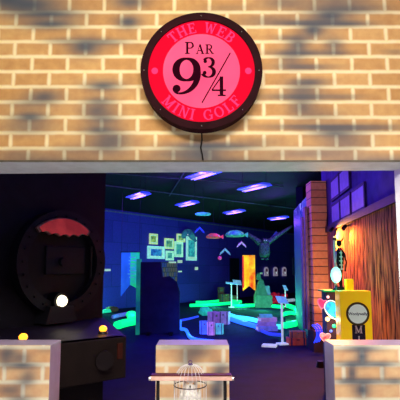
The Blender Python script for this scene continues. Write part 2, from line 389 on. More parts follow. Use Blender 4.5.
# ux x uz = -y, so depth is towards the viewer
disc(rim, 53.5 * U, 61 * U, -.003, -.10)
rim.build('rim', mat('sign_rim', (40, 10, 22), .6, spec=.05), sign)
def facepart(name, r, ya, yb_, m):
    q = MB(); q.prism([(r * math.cos(a * pi / 48), r * math.sin(a * pi / 48)) for a in range(96)], (0, ya, 0), X, Z, ya - yb_)
    return q.build(name, m, sign)
facepart('red_face', 53.8 * U, -.003, -.085, mat('sign_red', (90, 3, 14), .5, spec=0, emit=.92, ecol=(248, 14, 50), var=.03))
pk = mat('sign_pink', (150, 36, 66), .6, spec=0, emit=1.0, ecol=(238, 84, 124), rgb2=(170, 60, 90), scale=2.2)
facepart('pink_face', 38.6 * U, -.084, -.090, pk)
for a in range(8):
    an = a * pi / 4 + pi / 2; MB().ball((57.5 * U * math.cos(an), -.1, 57.5 * U * math.sin(an)), .006, seg=8).build('screw', chrome, sign)
GL = {
'T': (.72, ['l.36,0,.36,1,.17', 'l0,.94,.72,.94,.1', 'l.03,.72,.03,1,.07', 'l.69,.72,.69,1,.07', 'l.18,.03,.54,.03,.07']),
'H': (.86, ['l.16,0,.16,1,.17', 'l.7,0,.7,1,.17', 'l.16,.5,.7,.5,.09', 'l0,.03,.32,.03,.07', 'l.54,.03,.86,.03,.07', 'l0,.97,.32,.97,.07', 'l.54,.97,.86,.97,.07']),
'E': (.72, ['l.18,0,.18,1,.17', 'l0,.03,.7,.03,.08', 'l0,.96,.66,.96,.08', 'l.18,.51,.5,.51,.08', 'l.68,0,.68,.26,.07', 'l.64,.76,.64,1,.07', 'l.5,.38,.5,.64,.07']),
'W': (1.1, ['l.12,1,.34,0,.16', 'l.34,0,.55,.9,.08', 'l.55,.9,.76,0,.16', 'l.76,0,.98,1,.08', 'l0,.97,.3,.97,.07', 'l.84,.97,1.1,.97,.07']),
'B': (.76, ['l.18,0,.18,1,.17', 'l0,.03,.4,.03,.07', 'l0,.97,.4,.97,.07', 'l.18,.52,.4,.52,.07', 'c.4,.745,.22,.225,-90,90,.16,.07', 'c.4,.275,.28,.245,-90,90,.17,.07']),
'M': (1.0, ['l.14,0,.14,1,.09', 'l.14,1,.5,.08,.17', 'l.5,.08,.84,1,.08', 'l.84,0,.84,1,.17', 'l0,.03,.3,.03,.07', 'l.66,.03,1,.03,.07', 'l0,.97,.2,.97,.07', 'l.8,.97,1,.97,.07']),
'I': (.36, ['l.18,0,.18,1,.17', 'l0,.03,.36,.03,.07', 'l0,.97,.36,.97,.07']),
'N': (.86, ['l.14,0,.14,1,.09', 'l.14,1,.72,0,.17', 'l.72,0,.72,1,.09', 'l0,.03,.3,.03,.07', 'l0,.97,.2,.97,.07', 'l.58,.97,.86,.97,.07']),
'G': (.84, ['c.44,.5,.36,.46,45,315,.17,.07', 'l.72,.08,.72,.42,.16', 'l.5,.44,.86,.44,.07', 'l.7,.68,.7,.96,.07']),
'O': (.86, ['c.43,.5,.35,.46,0,360,.17,.07']),
'L': (.68, ['l.18,0,.18,1,.17', 'l0,.03,.66,.03,.08', 'l0,.97,.36,.97,.07', 'l.64,0,.64,.3,.07']),
'F': (.68, ['l.18,0,.18,1,.17', 'l0,.03,.36,.03,.07', 'l0,.96,.66,.96,.08', 'l.18,.5,.5,.5,.08', 'l.64,.74,.64,1,.07', 'l.5,.38,.5,.62,.07']),
'P': (.72, ['l.18,0,.18,1,.17', 'l0,.03,.38,.03,.06', 'l0,.97,.4,.97,.06', 'l.18,.48,.4,.48,.06', 'c.4,.725,.25,.245,-90,90,.14,.06']),
'A': (.8, ['l.1,0,.4,1,.06', 'l.4,1,.7,0,.17', 'l.2,.34,.6,.34,.06', 'l0,.03,.24,.03,.06', 'l.54,.03,.84,.03,.06']),
'R': (.8, ['l.18,0,.18,1,.17', 'l0,.03,.38,.03,.06', 'l0,.97,.4,.97,.06', 'l.18,.5,.4,.5,.06', 'c.4,.735,.23,.235,-90,90,.14,.06', 'l.42,.5,.72,.02,.13', 'l.64,.03,.86,.03,.06']),
'9': (.74, ['c.37,.67,.27,.29,0,360,.19,.055', 'c.19,.56,.47,.53,14,-92,.16,.05', 'b.12,.16,.1', 'c.19,.16,.15,.13,180,262,.05,.05']),
'3': (.62, ['c.28,.75,.22,.22,150,-90,.16,.05', 'c.27,.28,.27,.25,92,-160,.18,.05', 'b.13,.8,.085', 'b.1,.24,.09']),
'4': (.66, ['l.46,.98,.0,.3,.05', 'l0,.29,.68,.29,.07', 'l.46,0,.46,.98,.17', 'l.28,.03,.66,.03,.06']),
}
def glyph(mb, ch, o, ux, uy, h, dep):
    ux, uy = Vector(ux), Vector(uy)
    for si, s in enumerate(GL[ch][1]):
        mb.k = getattr(mb, 'k', 0) + 1; dep = .004 + .00007 * (mb.k % 40)
        v = [float(t_) for t_ in s[1:].split(',')]
        if s[0] == 'l':
            a, b_ = Vector(v[0:2]), Vector(v[2:4]); d = (b_ - a).normalized(); nn = Vector((-d.y, d.x)) * v[4] / 2
            poly = [a - nn, b_ - nn, b_ + nn, a + nn]
        elif s[0] == 'b':
            poly = [Vector((v[0] + v[2] * math.cos(k * pi / 8), v[1] + v[2] * math.sin(k * pi / 8))) for k in range(16)]
        else:
            cx, cy, rx, ry, a0, a1, wk, wn = v; n_ = 28; prev = None
            for k in range(n_ + 1):
                a = math.radians(a0 + (a1 - a0) * k / n_); w = wn + (wk - wn) * abs(math.cos(a)) ** 1.3
                d = Vector((math.cos(a), math.sin(a))); c = Vector((cx + rx * d.x, cy + ry * d.y)); pr = (c - d * w / 2, c + d * w / 2)
                if prev: mb.prism([p * h for p in (prev[0], prev[1], pr[1], pr[0])], o, ux, uy, dep)
                prev = pr
            continue
        mb.prism([p * h for p in poly], o, ux, uy, dep)
def word(mb, txt, x, y, h, yy, gap=.12, sx=1.0, hs=None):
    for i, ch in enumerate(txt):
        hh = hs[i] if hs else h
        glyph(mb, ch, Vector((x, yy, y)), X, Z, hh, .004); x += (GL[ch][0] + gap) * hh * sx
def arcword(mb, txt, r, h, amid, yy, top, gap=.16, only=0):
    ws = [(GL[c][0] if c != ' ' else .45) + gap for c in txt]; tot = sum(ws) * h; a = 0
    for c, w in zip(txt, ws):
        mid = (a + w * h / 2 - tot / 2) / r; a += w * h
        if c == ' ': only -= 1; continue
        if only: continue
        if top:
            an = pi / 2 - mid; rad = Vector((math.cos(an), 0, math.sin(an))); tang = Vector((math.sin(an), 0, -math.cos(an)))
            glyph(mb, c, Vector((0, yy, 0)) + rad * (r - h / 2) - tang * (w - gap) * h / 2, tang, rad, h, .004)
        else:
            an = -pi / 2 + mid; rad = Vector((math.cos(an), 0, math.sin(an))); tang = Vector((-math.sin(an), 0, math.cos(an)))
            glyph(mb, c, Vector((0, yy, 0)) + rad * (r + h / 2) - tang * (w - gap) * h / 2, tang, -rad, h, .004)
ink = mat('sign_ink', (22, 3, 10), .5, spec=0, emit=.3, ecol=(74, 12, 36))
pinkink = mat('sign_letters_pink', (150, 30, 70), .4, spec=0, emit=.8, ecol=(244, 66, 128), var=.03)
q = MB(); word(q, 'PAR', -16.6 * U, 17.6 * U, 10 * U, -.0895, gap=.17, hs=[12.4 * U, 9.8 * U, 9.8 * U]); q.build('lettering', ink, sign)
q = MB(); glyph(q, '9', (-29.5 * U, -.0895, -25 * U), X * 1.0, Z, 39 * U, .004)
glyph(q, '3', (1 * U, -.0895, -7.5 * U), X, Z, 21.5 * U, .004); glyph(q, '4', (10.5 * U, -.0895, -26.5 * U), X, Z, 20.5 * U, .004)
a, b_ = Vector((.5, -33.5)), Vector((29, 18.5)); nn = Vector((-.88, .48)) * .55
q.prism([v * U for v in (a - nn, b_ - nn, b_ + nn, a + nn)], (0, -.0895, 0), X, Z, .004); q.build('number', ink, sign)
for k_ in (0, 1):
    q = MB(); arcword(q, 'THE WEB', 46 * U, 10.8 * U, 0, -.0845, True, gap=.2, only=k_); q.build('lettering', pinkink, sign)
    q = MB(); arcword(q, 'MINI GOLF', 46 * U, 10.8 * U, 0, -.0845, False, gap=.2, only=k_); q.build('lettering', pinkink, sign)
for s in (-1, 1):
    MB().ball((s * 47 * U, -.086, 0), 3.4 * U, (1, .25, 1)).build('dot', pinkink, sign)
cb = MB().tube([(sc_.x + dx, YF - .012, z) for dx, z in ((0, P(202, 130, YF).z), (.004, P(202, 140, YF).z), (-.006, P(202, 148, YF).z), (.006, P(202, 155, YF).z), (.012, ZL + .01))], .005)
tag(recenter(cb.build('sign_cable', mat('cable_black', (16, 14, 16), .5))), 'thin black cable hanging from the round sign down the brick front', 'cable')

# ---------------------------------------------------------------- luggage trolley with bird cage
pinkmetal = mat('rosy_metal', (235, 190, 178), .4, .1)
YT = 2.86
bl, br_ = P(151, 377.5, YT), P(232, 377.5, YT)
tr = thing('luggage_trolley', 'luggage trolley with a rosy metal push bar in front of the middle counter', 'trolley', ((bl.x + br_.x) / 2, YT, 0))
hw = (br_.x - bl.x) / 2; bz = bl.z
MB().box((0, 0, bz), (2 * hw, .05, .032), bev=.008).build('push_bar', pinkmetal, tr)
MB().box((0, 0, bz + .019), (2 * hw - .01, .056, .006)).build('bar_edge', mat('bar_edge_dark', (84, 30, 34), .4), tr)
for s in (-1, 1):
    MB().tube([(s * (hw - .045), .0, .16), (s * (hw - .045), 0, bz - .015)], .011).build('upright', dark_metal, tr)
    MB().cyl((s * (hw + .0), 0, bz - .006), (s * (hw + .012), 0, bz - .006), .014).build('end_cap', chrome, tr)
MB().box((0, 0, .14), (2 * hw - .05, .3, .04), bev=.01).build('deck', dark_metal, tr)
for sx_ in (-1, 1):
    for sy_ in (-1, 1):
        MB().cyl((sx_ * (hw - .09) - .015, sy_ * .1, .055), (sx_ * (hw - .09) + .015, sy_ * .1, .055), .055).build('wheel', black, tr)
        MB().box((sx_ * (hw - .09), sy_ * .1, .095), (.045, .03, .06)).build('caster_fork', dark_metal, tr)
# trunk the cage stands on
TZ = .62
tk = thing('travel_trunk', 'brown travel trunk standing on the trolley under the bird cage', 'trunk', (tr.location.x, YT + .025, .16))
MB().box((0, 0, (TZ - .16) / 2), (.4, .17, TZ - .16), bev=.012).build('body', mat('trunk_leather', (92, 60, 42), .6), tk)
for s in (-1, 1): MB().box((s * .13, 0, (TZ - .16) / 2), (.025, .176, TZ - .156)).build('strap', mat('strap_dark', (44, 28, 22), .6), tk)
cg = P(190.5, 377, YT + .09); cgx = cg.x
YC = YT + .085 + .0
wire = mat('cage_wire', (240, 236, 245), .4, .1)
cage = thing('bird_cage', 'domed wire bird cage behind the trolley bar', 'cage', (cgx, YC - .045, TZ))
cr_ = .105; ch_ = P(190, 383, YC).z - TZ; top = P(190, 364.5, YC).z - TZ
MB().lathe([(cr_ + .006, 0), (cr_ + .006, .022), (cr_ - .01, .022)]).build('base_tray', wire, cage)
def circ(r, z, n=32): return [(r * math.cos(k * 2 * pi / n), r * math.sin(k * 2 * pi / n), z) for k in range(n)]
MB().tube(circ(cr_, ch_), .0035, closed=True, seg=6).build('hoop', mat('hoop_dark', (60, 48, 60), .4, .5), cage)
MB().tube(circ(cr_, ch_ * .4), .0025, closed=True, seg=6).build('hoop', wire, cage)
for k in range(22):
    a = k * 2 * pi / 22; q = MB(); dz = top - ch_ + .01
    pts = [(cr_ * math.cos(a), cr_ * math.sin(a), .02)] + [(cr_ * math.cos(b2) ** .75 * math.cos(a), cr_ * math.cos(b2) ** .75 * math.sin(a), ch_ + dz * math.sin(b2)) for b2 in [j * pi / 2 / 9.03 for j in range(10)]]
    q.tube(pts, .0017, seg=5).build('wire', wire, cage)
MB().ball((0, 0, top + .008), .012, (1.5, 1.5, .7)).build('cap', mat('purple_cap', (70, 40, 110), .4, .3), cage, True)
MB().tube([(.011 * math.cos(a), 0, top + .024 + .011 * math.sin(a)) for a in [j * pi / 8 for j in range(16)]], .0025, closed=True, seg=6).build('hanging_ring', mat('ring_purple', (88, 50, 120), .4, .5), cage)
# white toy owl inside the cage
ow = thing('toy_owl', 'white toy owl sitting inside the bird cage', 'toy', (cgx, YC - .045, TZ + .024))
plume = mat('owl_plumage', (232, 230, 226), .8, scale=60, bump=.3)
oh = top - .075
MB().lathe([(.01, 0), (.05, .01), (.066, oh * .25), (.06, oh * .5), (.044, oh * .68), (.046, oh * .78), (.043, oh * .9), (.02, oh * .99), (.004, oh)], seg=20).build('body', plume, ow, True)
for s in (-1, 1):
    MB().ball((s * .058, .0, oh * .4), .03, (.4, .8, oh * 10.5)).build('wing', plume, ow, True)
    MB().ball((s * .016, -.042, oh * .84), .007).build('eye', mat('owl_eye', (200, 150, 30), .3), ow, True)
MB().cyl((0, -.042, oh * .79), (0, -.056, oh * .75), .006, .001, 8).build('beak', black, ow)

# ---------------------------------------------------------------- locomotive front at the left
loco = thing('locomotive_front', 'large black steam locomotive front built into the left wall', 'locomotive', (0, 0, 0))
ca = math.atan2(.80, .60); A3 = Vector((math.cos(ca), math.sin(ca), 0)); N3 = Vector((A3.y, -A3.x, 0))   # N3 faces us
pe = P(104, 250, 5.7)
def L2(px, py, off=0.0):                             # pixel onto the locomotive's face
    o_ = Vector((pe.x, pe.y, 0)) + N3 * off; d = ray(px, py); c0 = Vector((0, 0, EYE)); t_ = (o_ - c0).dot(N3) / d.dot(N3); return c0 + d * t_
loco.location = (pe.x, pe.y, 0)
def LL(v): return Vector(v) - loco.location
loco_blk = mat('loco_black', (8, 9, 16), .6, scale=3)
loco_gry = mat('loco_ring_grey', (16, 17, 30), .6, scale=5)
MB().box(LL(Vector((pe.x, pe.y, ZC / 2)) - A3 * 1.6 - N3 * .1), (3.2, .2, ZC), rz=ca).build('back_panel', mat('loco_panel', (11, 10, 26), .7), loco)
c = L2(63, 262, .12); rr_ = abs((L2(63, 262, .12) - L2(14.5, 262, .12)).length)
print('ring r', rr_, c)
q = MB().ring(rr_ * .78, rr_, LL(c - N3 * .12), A3, Z, .16, seg=64)
q.build('smokebox_ring', loco_gry, loco)
MB().ring(.02, rr_ * .80, LL(c - N3 * .12), A3, Z, .07, seg=64).build('smokebox_door', loco_blk, loco)
for a in range(0, 24):
    an = a * pi / 12; MB().ball(LL(c + N3 * .045 + A3 * rr_ * .89 * math.cos(an) + Z * rr_ * .89 * math.sin(an)), .014, seg=8).build('rivet', loco_blk, loco)
MB().box(LL(c - N3 * .04 + A3 * rr_ * .1 + Z * .02), (rr_ * .9, .04, rr_ * .55), rz=ca, bev=.01).build('door_plate', mat('loco_plate', (16, 17, 28), .55), loco)
MB().cyl(LL(c - N3 * .06), LL(c + N3 * .03), .05).build('door_handle_hub', loco_gry, loco)
MB().cyl(LL(c + A3 * rr_ * .68 - Z * .2 + N3 * .0), LL(c + A3 * rr_ * .68 + Z * .2 + N3 * .0), .014).build('hand_rail', dark_metal, loco)
# red name plate with a scalloped lower edge
cc = L2(65.5, 218, .2); s_ = (L2(66, 230, .2) - L2(65, 230, .2)).length
def plate(k):
    top = [(x * k, -(42 - math.sqrt(42 * 42 - x * x)) * k - 8 * (1 - k)) for x in [-27 + 54 * i / 24 for i in range(25)]]
    low = [(x * k, (-16.2 + (x / 24) ** 2 * 2.4 + 1.9 * abs(math.sin((x + 24) / 48 * pi * 5))) * k - 8 * (1 - k)) for x in [24 - 48 * i / 40 for i in range(41)]]
    return [(x * s_, y * s_) for x, y in top + low]
np_ = MB().prism(plate(1), LL(cc - N3 * .03), A3, Z, .03).build('name_plate', mat('plate_brass', (120, 96, 88), .5, .2), loco)
MB().prism(plate(.9), LL(cc), A3, Z, .012).build('red_enamel', mat('red_enamel', (190, 60, 62), .5, emit=.36, rgb2=(160, 44, 50), scale=5), np_)
# head lamp with its bracket
h = L2(61.5, 301, .22)
MB().prism([(-.2, 0), (.2, 0), (.15, .19), (-.15, .19)], LL(Vector((h.x, h.y, h.z - .24)) - N3 * .2), A3, Z, .22).build('lamp_bracket', loco_gry, loco)
hl = MB().cyl(LL(h - N3 * .2), LL(h + N3 * .0), .095).build('head_lamp', loco_blk, loco)
MB().ball(LL(h), .066, (1, 1, 1)).build('glass', mat('warm_white_glass', (255, 250, 225), .3, emit=3.0, ecol=(255, 240, 200), var=.01), hl, True)
light('head_lamp_light', 'POINT', LL(h + N3 * .25), .5, (1, .85, .7), size=.08, parent=loco)
# footplate and buffer beam
bt, bb_ = G(126, 336.5, 1.0), G(60, 343.5, 1.0)
dB = (bt - bb_); dB.z = 0; bang = math.atan2(dB.y, dB.x); dBn = dB.normalized(); nB = Vector((dBn.y, -dBn.x, 0))
mid = bt - dBn * .85; 
fp = MB().prism([LL(bt)[:2], LL(bt - dBn * 1.35)[:2], LL(L2(0, 300, 0) - A3 * .3)[:2], LL(pe + A3 * .02)[:2]], (0, 0, .97), X, Y_, .03)
fp.build('footplate', mat('footplate_paint', (20, 16, 36), .5), loco)
MB().box(LL(mid + Vector((0, 0, -.185)) - nB * .05), (1.7, .12, .37), rz=bang, bev=.008).build('buffer_beam', mat('beam_brown', (26, 18, 19), .6, scale=6), loco)
bf = P(95, 360, 3.83); bf = bt - dBn * .24; bf.z = .82
q = MB(); q.cyl(LL(bf - nB * .0), LL(bf + nB * .05), .045); q.cyl(LL(bf + nB * .05), LL(bf + nB * .07), .085, seg=28); q.build('buffer', mat('buffer_dark', (30, 26, 30), .5), loco)
MB().box(LL(bt - dBn * .07 + nB * .015 - Z * .12), (.05, .02, .14), rz=bang).build('beam_bracket', mat('bracket_red', (64, 26, 20), .5), loco)
MB().box(LL(Vector((mid.x, mid.y, .35)) - nB * .3), (1.4, .3, .7), rz=bang).build('plinth', black, loco)
# small amber lamps on the footplate
def amber(px, py, lb):
    g = G(px, py + 4.5, 1.0)
    t = thing('amber_lamp', lb, 'lamp', g, group='amber lamps on the locomotive footplate')
    MB().cyl((0, 0, 0), (0, 0, .022), .05, .04).build('base', dark_metal, t)
    MB().ball((0, 0, .045), .036, (1.05, 1.05, .9)).build('bulb', mat('amber_glass', (255, 170, 40), .3, emit=2.6, ecol=(255, 160, 40), var=.01), t, True)
    light('amber_light', 'POINT', (0, -.01, .12), .35, (1, .5, .08), size=.03, parent=t)
amber(103, 329, 'small amber lamp at the right end of the locomotive footplate')
amber(23, 338, 'small amber lamp just above the left brick counter')

# ---------------------------------------------------------------- glowing kerbs of the course
def glow(name, rgb, e): return mat(name, rgb, .5, emit=e, ecol=rgb, var=.02)
green = glow('green_led', (6, 228, 118), 1.8); blue = glow('blue_led', (40, 105, 250), 1.7)
cyan = glow('cyan_led', (70, 215, 240), 1.3); dimblue = glow('dim_blue_led', (50, 70, 235), .75)
def smooth(pts, n=5):
    out = []
    for i in range(len(pts) - 1):
        p0, p1, p2, p3 = pts[max(i - 1, 0)], pts[i], pts[i + 1], pts[min(i + 2, len(pts) - 1)]
        for j in range(n):
            t = j / n; out.append(.5 * ((2 * p1) + (p2 - p0) * t + (2 * p0 - 5 * p1 + 4 * p2 - p3) * t * t + (3 * p1 - p0 - 3 * p2 + p3) * t ** 3))
    return out + [pts[-1]]
def kerb(pix, m, lb, r=.045, z=.06):
    pts = smooth([G(x, y, z) for x, y in pix]); o = recenter(MB().tube(pts, r * 1.4, seg=8).build('glowing_kerb', m, smooth=True))
    return tag(o, lb, 'course border')
kerb([(190, 305.5), (204, 305), (220, 304), (238, 302.5)], green, 'long green glowing course border behind the pile of boxes', .05)
kerb([(196, 302.2), (206, 302.2), (220, 300.8)], green, 'short green glowing course border farthest back at the centre', .045)
kerb([(229, 301.3), (241, 302)], green, 'short green glowing border piece behind the far white stand', .06)
kerb([(232, 305.5), (240, 306), (252, 305.5), (262, 305.5), (283, 307)], green, 'green glowing border running in front of the dark tower', .055)
kerb([(228, 314), (236, 317), (246, 318.5), (258, 321), (272, 326), (282, 327)], cyan, 'cyan glowing border curving from the boxes to the stack of books', .05)
kerb([(228, 318), (240, 322), (257, 326.5)], blue, 'blue glowing border just in front of the cyan one', .05)
kerb([(288, 306), (294, 308), (299, 312), (301.5, 317), (298.5, 322.5), (284, 326)], green, 'green glowing loop of border in front of the painted wall', .07)
kerb([(273, 300.5), (285, 300.8), (294, 300)], mat('white_uv_kerb', (190, 220, 245), .5, emit=.45), 'pale glowing border below the three small arches', .06)
kerb([(284, 314.5), (290, 313.5), (295.5, 314)], green, 'short green glowing border beside the white hole stand', .06)
kerb([(117, 325.5), (126, 323), (138, 321)], green, 'thick green glowing border at the foot of the dark screen', .085, .09)
kerb([(113, 317), (121, 315), (130, 313.5)], mat('violet_uv_kerb', (110, 120, 225), .5, emit=.3), 'faint violet border behind the thick green one', .05)
kerb([(103, 311.5), (108, 311), (115, 310)], glow('teal_led', (30, 200, 150), .9), 'small teal glowing border at the right edge of the locomotive wall', .05)
kerb([(180, 320.5), (188, 319), (198, 316.5)], dimblue, 'thin blue border left of the pile of boxes', .025)
kerb([(180.5, 321), (180, 328), (186, 330), (190, 337), (200, 340.5), (222, 342)], blue, 'bright blue border stepping around the front of the pile of boxes', .03)
kerb([(262, 331), (270, 334), (282, 335)], dimblue, 'faint blue border under the stack of books', .03)
for px, py, c, e in ((131, 317, (.05, 1, .45), 22), (215, 304, (.05, 1, .45), 16), (240, 305, (.05, 1, .4), 18), (262, 307, (.05, 1, .4), 18), (297, 319, (.05, 1, .4), 100), (292, 309, (.05, 1, .4), 30), (190, 333, (.05, .15, 1), 12), (210, 339, (.05, .15, 1), 8), (244, 319, (.1, .5, 1), 18), (266, 326, (.1, .4, 1), 12), (104, 309, (.05, .9, .5), 8)):
    light('kerb_light', 'POINT', G(px, py, .12) + Vector((0, 0, .14)), e * 2.2, c, size=.12)

# dark turf islands
turf = mat('dark_turf', (20, 50, 40), .9, scale=30, bump=.3)
def slab(pix, z, m, lb, cat, name):
    pts = [G(x, y, 0) for x, y in pix]; o = recenter(MB().prism([(p.x, p.y) for p in pts], (0, 0, 0), X, Y_, z).build(name, m)); return tag(o, lb, cat)
slab([(200, 303.5), (240, 302.5), (238, 301), (204, 302)], .03, turf, 'dark putting green far behind the pile of boxes', 'putting green', 'putting_green')
slab([(286, 323), (296, 321), (299, 316.5), (294, 310), (284, 309.5)], .03, turf, 'dark putting green inside the green loop by the painted wall', 'putting green', 'putting_green')

# ---------------------------------------------------------------- picture frames on the far wall
def wallthing(name, lb, cat, px, py, off=.0, group=None):
    return thing(name, lb, cat, W(px, py, off), AW, group)
def msize(px, py, wpx, hpx, off=0):                  # pixels -> metres on the far wall
    a, b_ = W(px - wpx / 2, py, off), W(px + wpx / 2, py, off); c, d = W(px, py - hpx / 2, off), W(px, py + hpx / 2, off)
    return (b_ - a).length, c.z - d.z
fr_y = mat('frame_uv_yellow', (200, 230, 155), .5, emit=.62); fr_c = mat('frame_uv_cyan', (150, 225, 215), .5, emit=.72); fr_g = mat('frame_uv_green', (160, 230, 195), .5, emit=.7)
def picm(n, a, b_): return mat(n, a, .5, emit=.5, rgb2=b_, scale=6)
fr_p = mat('frame_passe_partout', (175, 225, 205), .6, emit=.5)
PF = [(153, 239, 8, 10.5, fr_y, picm('picture_olive', (180, 210, 110), (50, 110, 60)), 'small yellow-green picture frame, topmost at the left of the group'),
      (155.7, 252.5, 17, 12.5, fr_c, picm('picture_blue', (60, 160, 220), (30, 70, 170)), 'wide picture frame with a blue picture, lower left of the group'),
      (168.7, 243.7, 9, 10.5, fr_y, picm('picture_teal', (130, 190, 120), (30, 120, 130)), 'square yellow-green frame with a teal picture, centre of the group'),
      (169.3, 255.6, 7.5, 9.5, fr_g, picm('picture_small', (40, 140, 150), (110, 190, 170)), 'smallest frame, lowest in the middle of the group'),
      (178.3, 249.3, 8, 15.5, fr_g, picm('picture_tall', (50, 150, 170), (90, 190, 160)), 'narrow upright frame second from the right'),
      (180.5, 238, 8, 8, fr_y, picm('picture_hidden', (170, 200, 120), (60, 130, 90)), 'small yellow frame partly behind the teal arched ornament'),
      (191, 248.5, 10, 24, fr_c, picm('picture_cyan', (70, 200, 200), (30, 130, 160)), 'tallest picture frame, cyan, rightmost of the group')]
for px, py, w, h, fm, pm, lb in PF:
    t = wallthing('picture_frame', lb, 'picture frame', px, py, .03, 'glowing picture frames on the far wall'); ww, hh = msize(px, py, w, h)
    b_ = .055 if w < 15 else .08
    q = MB()
    for s in (-1, 1):
        q.box((s * (ww - b_) / 2, 0, 0), (b_, .06, hh)); q.box((0, 0, s * (hh - b_) / 2), (ww - b_ * 2 + .002, .06, b_))
    q.build('frame', fm, t)
    MB().box((0, .012, 0), (ww - b_ * 2 + .004, .03, hh - b_ * 2 + .004)).build('picture_mat', fr_p, t)
    MB().box((0, .0, 0), ((ww - b_ * 2) * .74, .03, (hh - b_ * 2) * .76)).build('picture', pm, t)
t = wallthing('arched_ornament', 'teal arched fish-like ornament in front of the top of the picture frames', 'ornament', 184, 238, .3)
ww, hh = msize(184, 238, 1, 1)
pts = [Vector((x * ww, 0, -y * hh)) for x, y in ((-5, 1), (-4.5, -2.5), (-2, -5), (1, -4.5), (3.5, -1.5), (5.5, 1), (7, 3))]
sp_ = smooth(pts, 4); MB().tube(sp_, .1, seg=10, rr=[.04 + .13 * math.sin(min(1, .12 + i / len(sp_)) * pi * .92) for i in range(len(sp_))]).build('body', mat('teal_fish', (60, 150, 165), .5, emit=.3, rgb2=(40, 80, 140), scale=5), t, True)
MB().ball((-4 * ww, -.2, 2.5 * hh), .03).build('eye', mat('glow_white', (225, 235, 250), .4, emit=.5), t)

# poster of shelves, small notices
t = wallthing('wall_poster', 'faded reddish poster of bookshelves below the picture frames', 'poster', 168.5, 272, .03)
pw, ph = msize(168.5, 272, 17, 20)
pmm = brickmat('poster_print', ((230, 120, 110), (120, 90, 190)), (30, 22, 60), .16, .22, .02, rough=.6)
MB().box((0, 0, 0), (pw, .02, ph)).build('sheet', pmm, t)
note = mat('notice_paper', (225, 235, 215), .6, emit=.35)
for px, py, w, h, lb in ((171.5, 262.3, 7, 1.6, 'thin pale notice strip just under the smallest frame'), (179, 261.5, 4.5, 2.8, 'pale notice under the narrow upright frame'), (179, 271.5, 3.5, 1.5, 'small pale notice on the upper edge of the dark screen'),
                         (195.5, 268.5, 3, 3, 'small square pale notice under the tallest picture frame'), (106.5, 270, 6, 2.2, 'small pale green notice just right of the locomotive wall')):
    ww, hh = msize(px, py, w, h); o = MB().box((0, 0, 0), (ww, .02, hh)).build('wall_notice', note); o.location = W(px, py, .06); o.rotation_euler = (0, 0, AW)
    tag(o, lb, 'notice')

# ---------------------------------------------------------------- banners
def banner(px0, px1, py0, py1, Yb, m1, m2, lb, split=.55, tail=(1.0, .78, 1.0)):
    a, b_ = P(px0, py0, Yb), P(px1, py0, Yb); zb = P(px0, py1, Yb).z - a.z; w = b_.x - a.x
    t = thing('hanging_banner', lb, 'banner', a); t2 = .012
    MB().cyl((-.03, 0, 0), (w + .03, 0, 0), .012).build('rod', dark_metal, t)
    for s in (0, w): MB().cyl((s, 0, 0), (s, 0, ZC - a.z), .004, seg=6).build('cord', dark_metal, t)
    n = 14; sx = w * split
    def strip(x0, x1, zz0, zz1, name, m):
        q = MB(); f = []; k = []
        for i in range(n + 1):
            x = x0 + (x1 - x0) * i / n; e = zz0 + (zz1 - zz0) * i / n
            rowv = [[q.bm.verts.new((x, dy + .02 * math.sin(x * 28) * (j / 10), e * j / 10)) for j in range(11)] for dy in (0, t2)]
            f.append(rowv)
        for i in range(n):
            for j in range(10):
                q.bm.faces.new((f[i][0][j], f[i][0][j + 1], f[i + 1][0][j + 1], f[i + 1][0][j])); q.bm.faces.new((f[i][1][j], f[i + 1][1][j], f[i + 1][1][j + 1], f[i][1][j + 1]))
        q.build(name, m, t, True)
    strip(0, sx, tail[0] * zb, tail[1] * zb, 'cloth', m1); strip(sx, w, tail[1] * zb, tail[2] * zb, 'cloth', m2)
    return t, w, zb
t, w, zb = banner(121.5, 139.5, 252, 296.5, 11.3, mat('banner_blue', (40, 110, 235), .7, emit=.75, rgb2=(30, 90, 215), scale=2), mat('banner_green', (30, 220, 130), .7, emit=.7, rgb2=(40, 170, 200), scale=3), 'blue and green swallowtail banner beside the dark screen', .5, (1.0, .74, .84))
for i in range(7):
    z = zb * (.12 + .075 * i); MB().box((w * .62 + .02 * math.sin(i * 2), -.03, z), (w * (.36 + .12 * math.sin(i * 1.7)), .006, .028)).build('mark', mat('banner_marks', (90, 190, 250), .6, emit=.4), t)
banner(242.5, 255, 255, 291, 19.5, mat('banner_yellow', (252, 205, 40), .7, emit=1.0, rgb2=(245, 130, 20), scale=1.2), mat('banner_red', (248, 190, 40), .7, emit=1.0, rgb2=(235, 50, 25), scale=1.6), 'red and yellow glowing swallowtail banner left of the dark tower', .5, (1.0, .86, 1.0))
# red edge of that banner
a = P(243.2, 272, 19.4); o = MB().box((0, 0, 0), (.07, .01, 1.4)).build('red_ribbon', mat('ribbon_red', (238, 45, 45), .7, emit=.8)); o.location = a; tag(o, 'red ribbon down the left edge of the red and yellow banner', 'ribbon')

# ---------------------------------------------------------------- dark screen in the middle
b0, b1 = G(141, 334, 0), G(179, 338, 0); Ys = b0.y
scr = thing('partition_screen', 'dark free-standing screen in the middle left of the room', 'screen', (b0.x, Ys, 0))
def sx(px): return P(px, 270, Ys).x - b0.x
def sz(py): return P(160, py, Ys).z
poly = [(sx(141), 0), (sx(180), 0), (sx(180), sz(292)), (sx(177), sz(282)), (sx(170), sz(276)), (sx(163), sz(277)), (sx(161), sz(262)), (sx(141), sz(262))]
MB().prism(poly, (0, .08, 0), X, Z, .16).build('panel', mat('screen_dark', (26, 26, 58), .8, scale=4), scr)
MB().box((sx(139), 0, sz(259) / 2), (.09, .3, sz(259))).build('edge_post', mat('edge_post_green_lit', (30, 170, 120), .6, emit=.4, rgb2=(20, 110, 120), scale=2), scr)  # green light falling on the post is put into its colour and glow
for xx in (sx(150), sx(172)): MB().box((xx, 0, .03), (.08, .6, .06)).build('foot', black, scr)

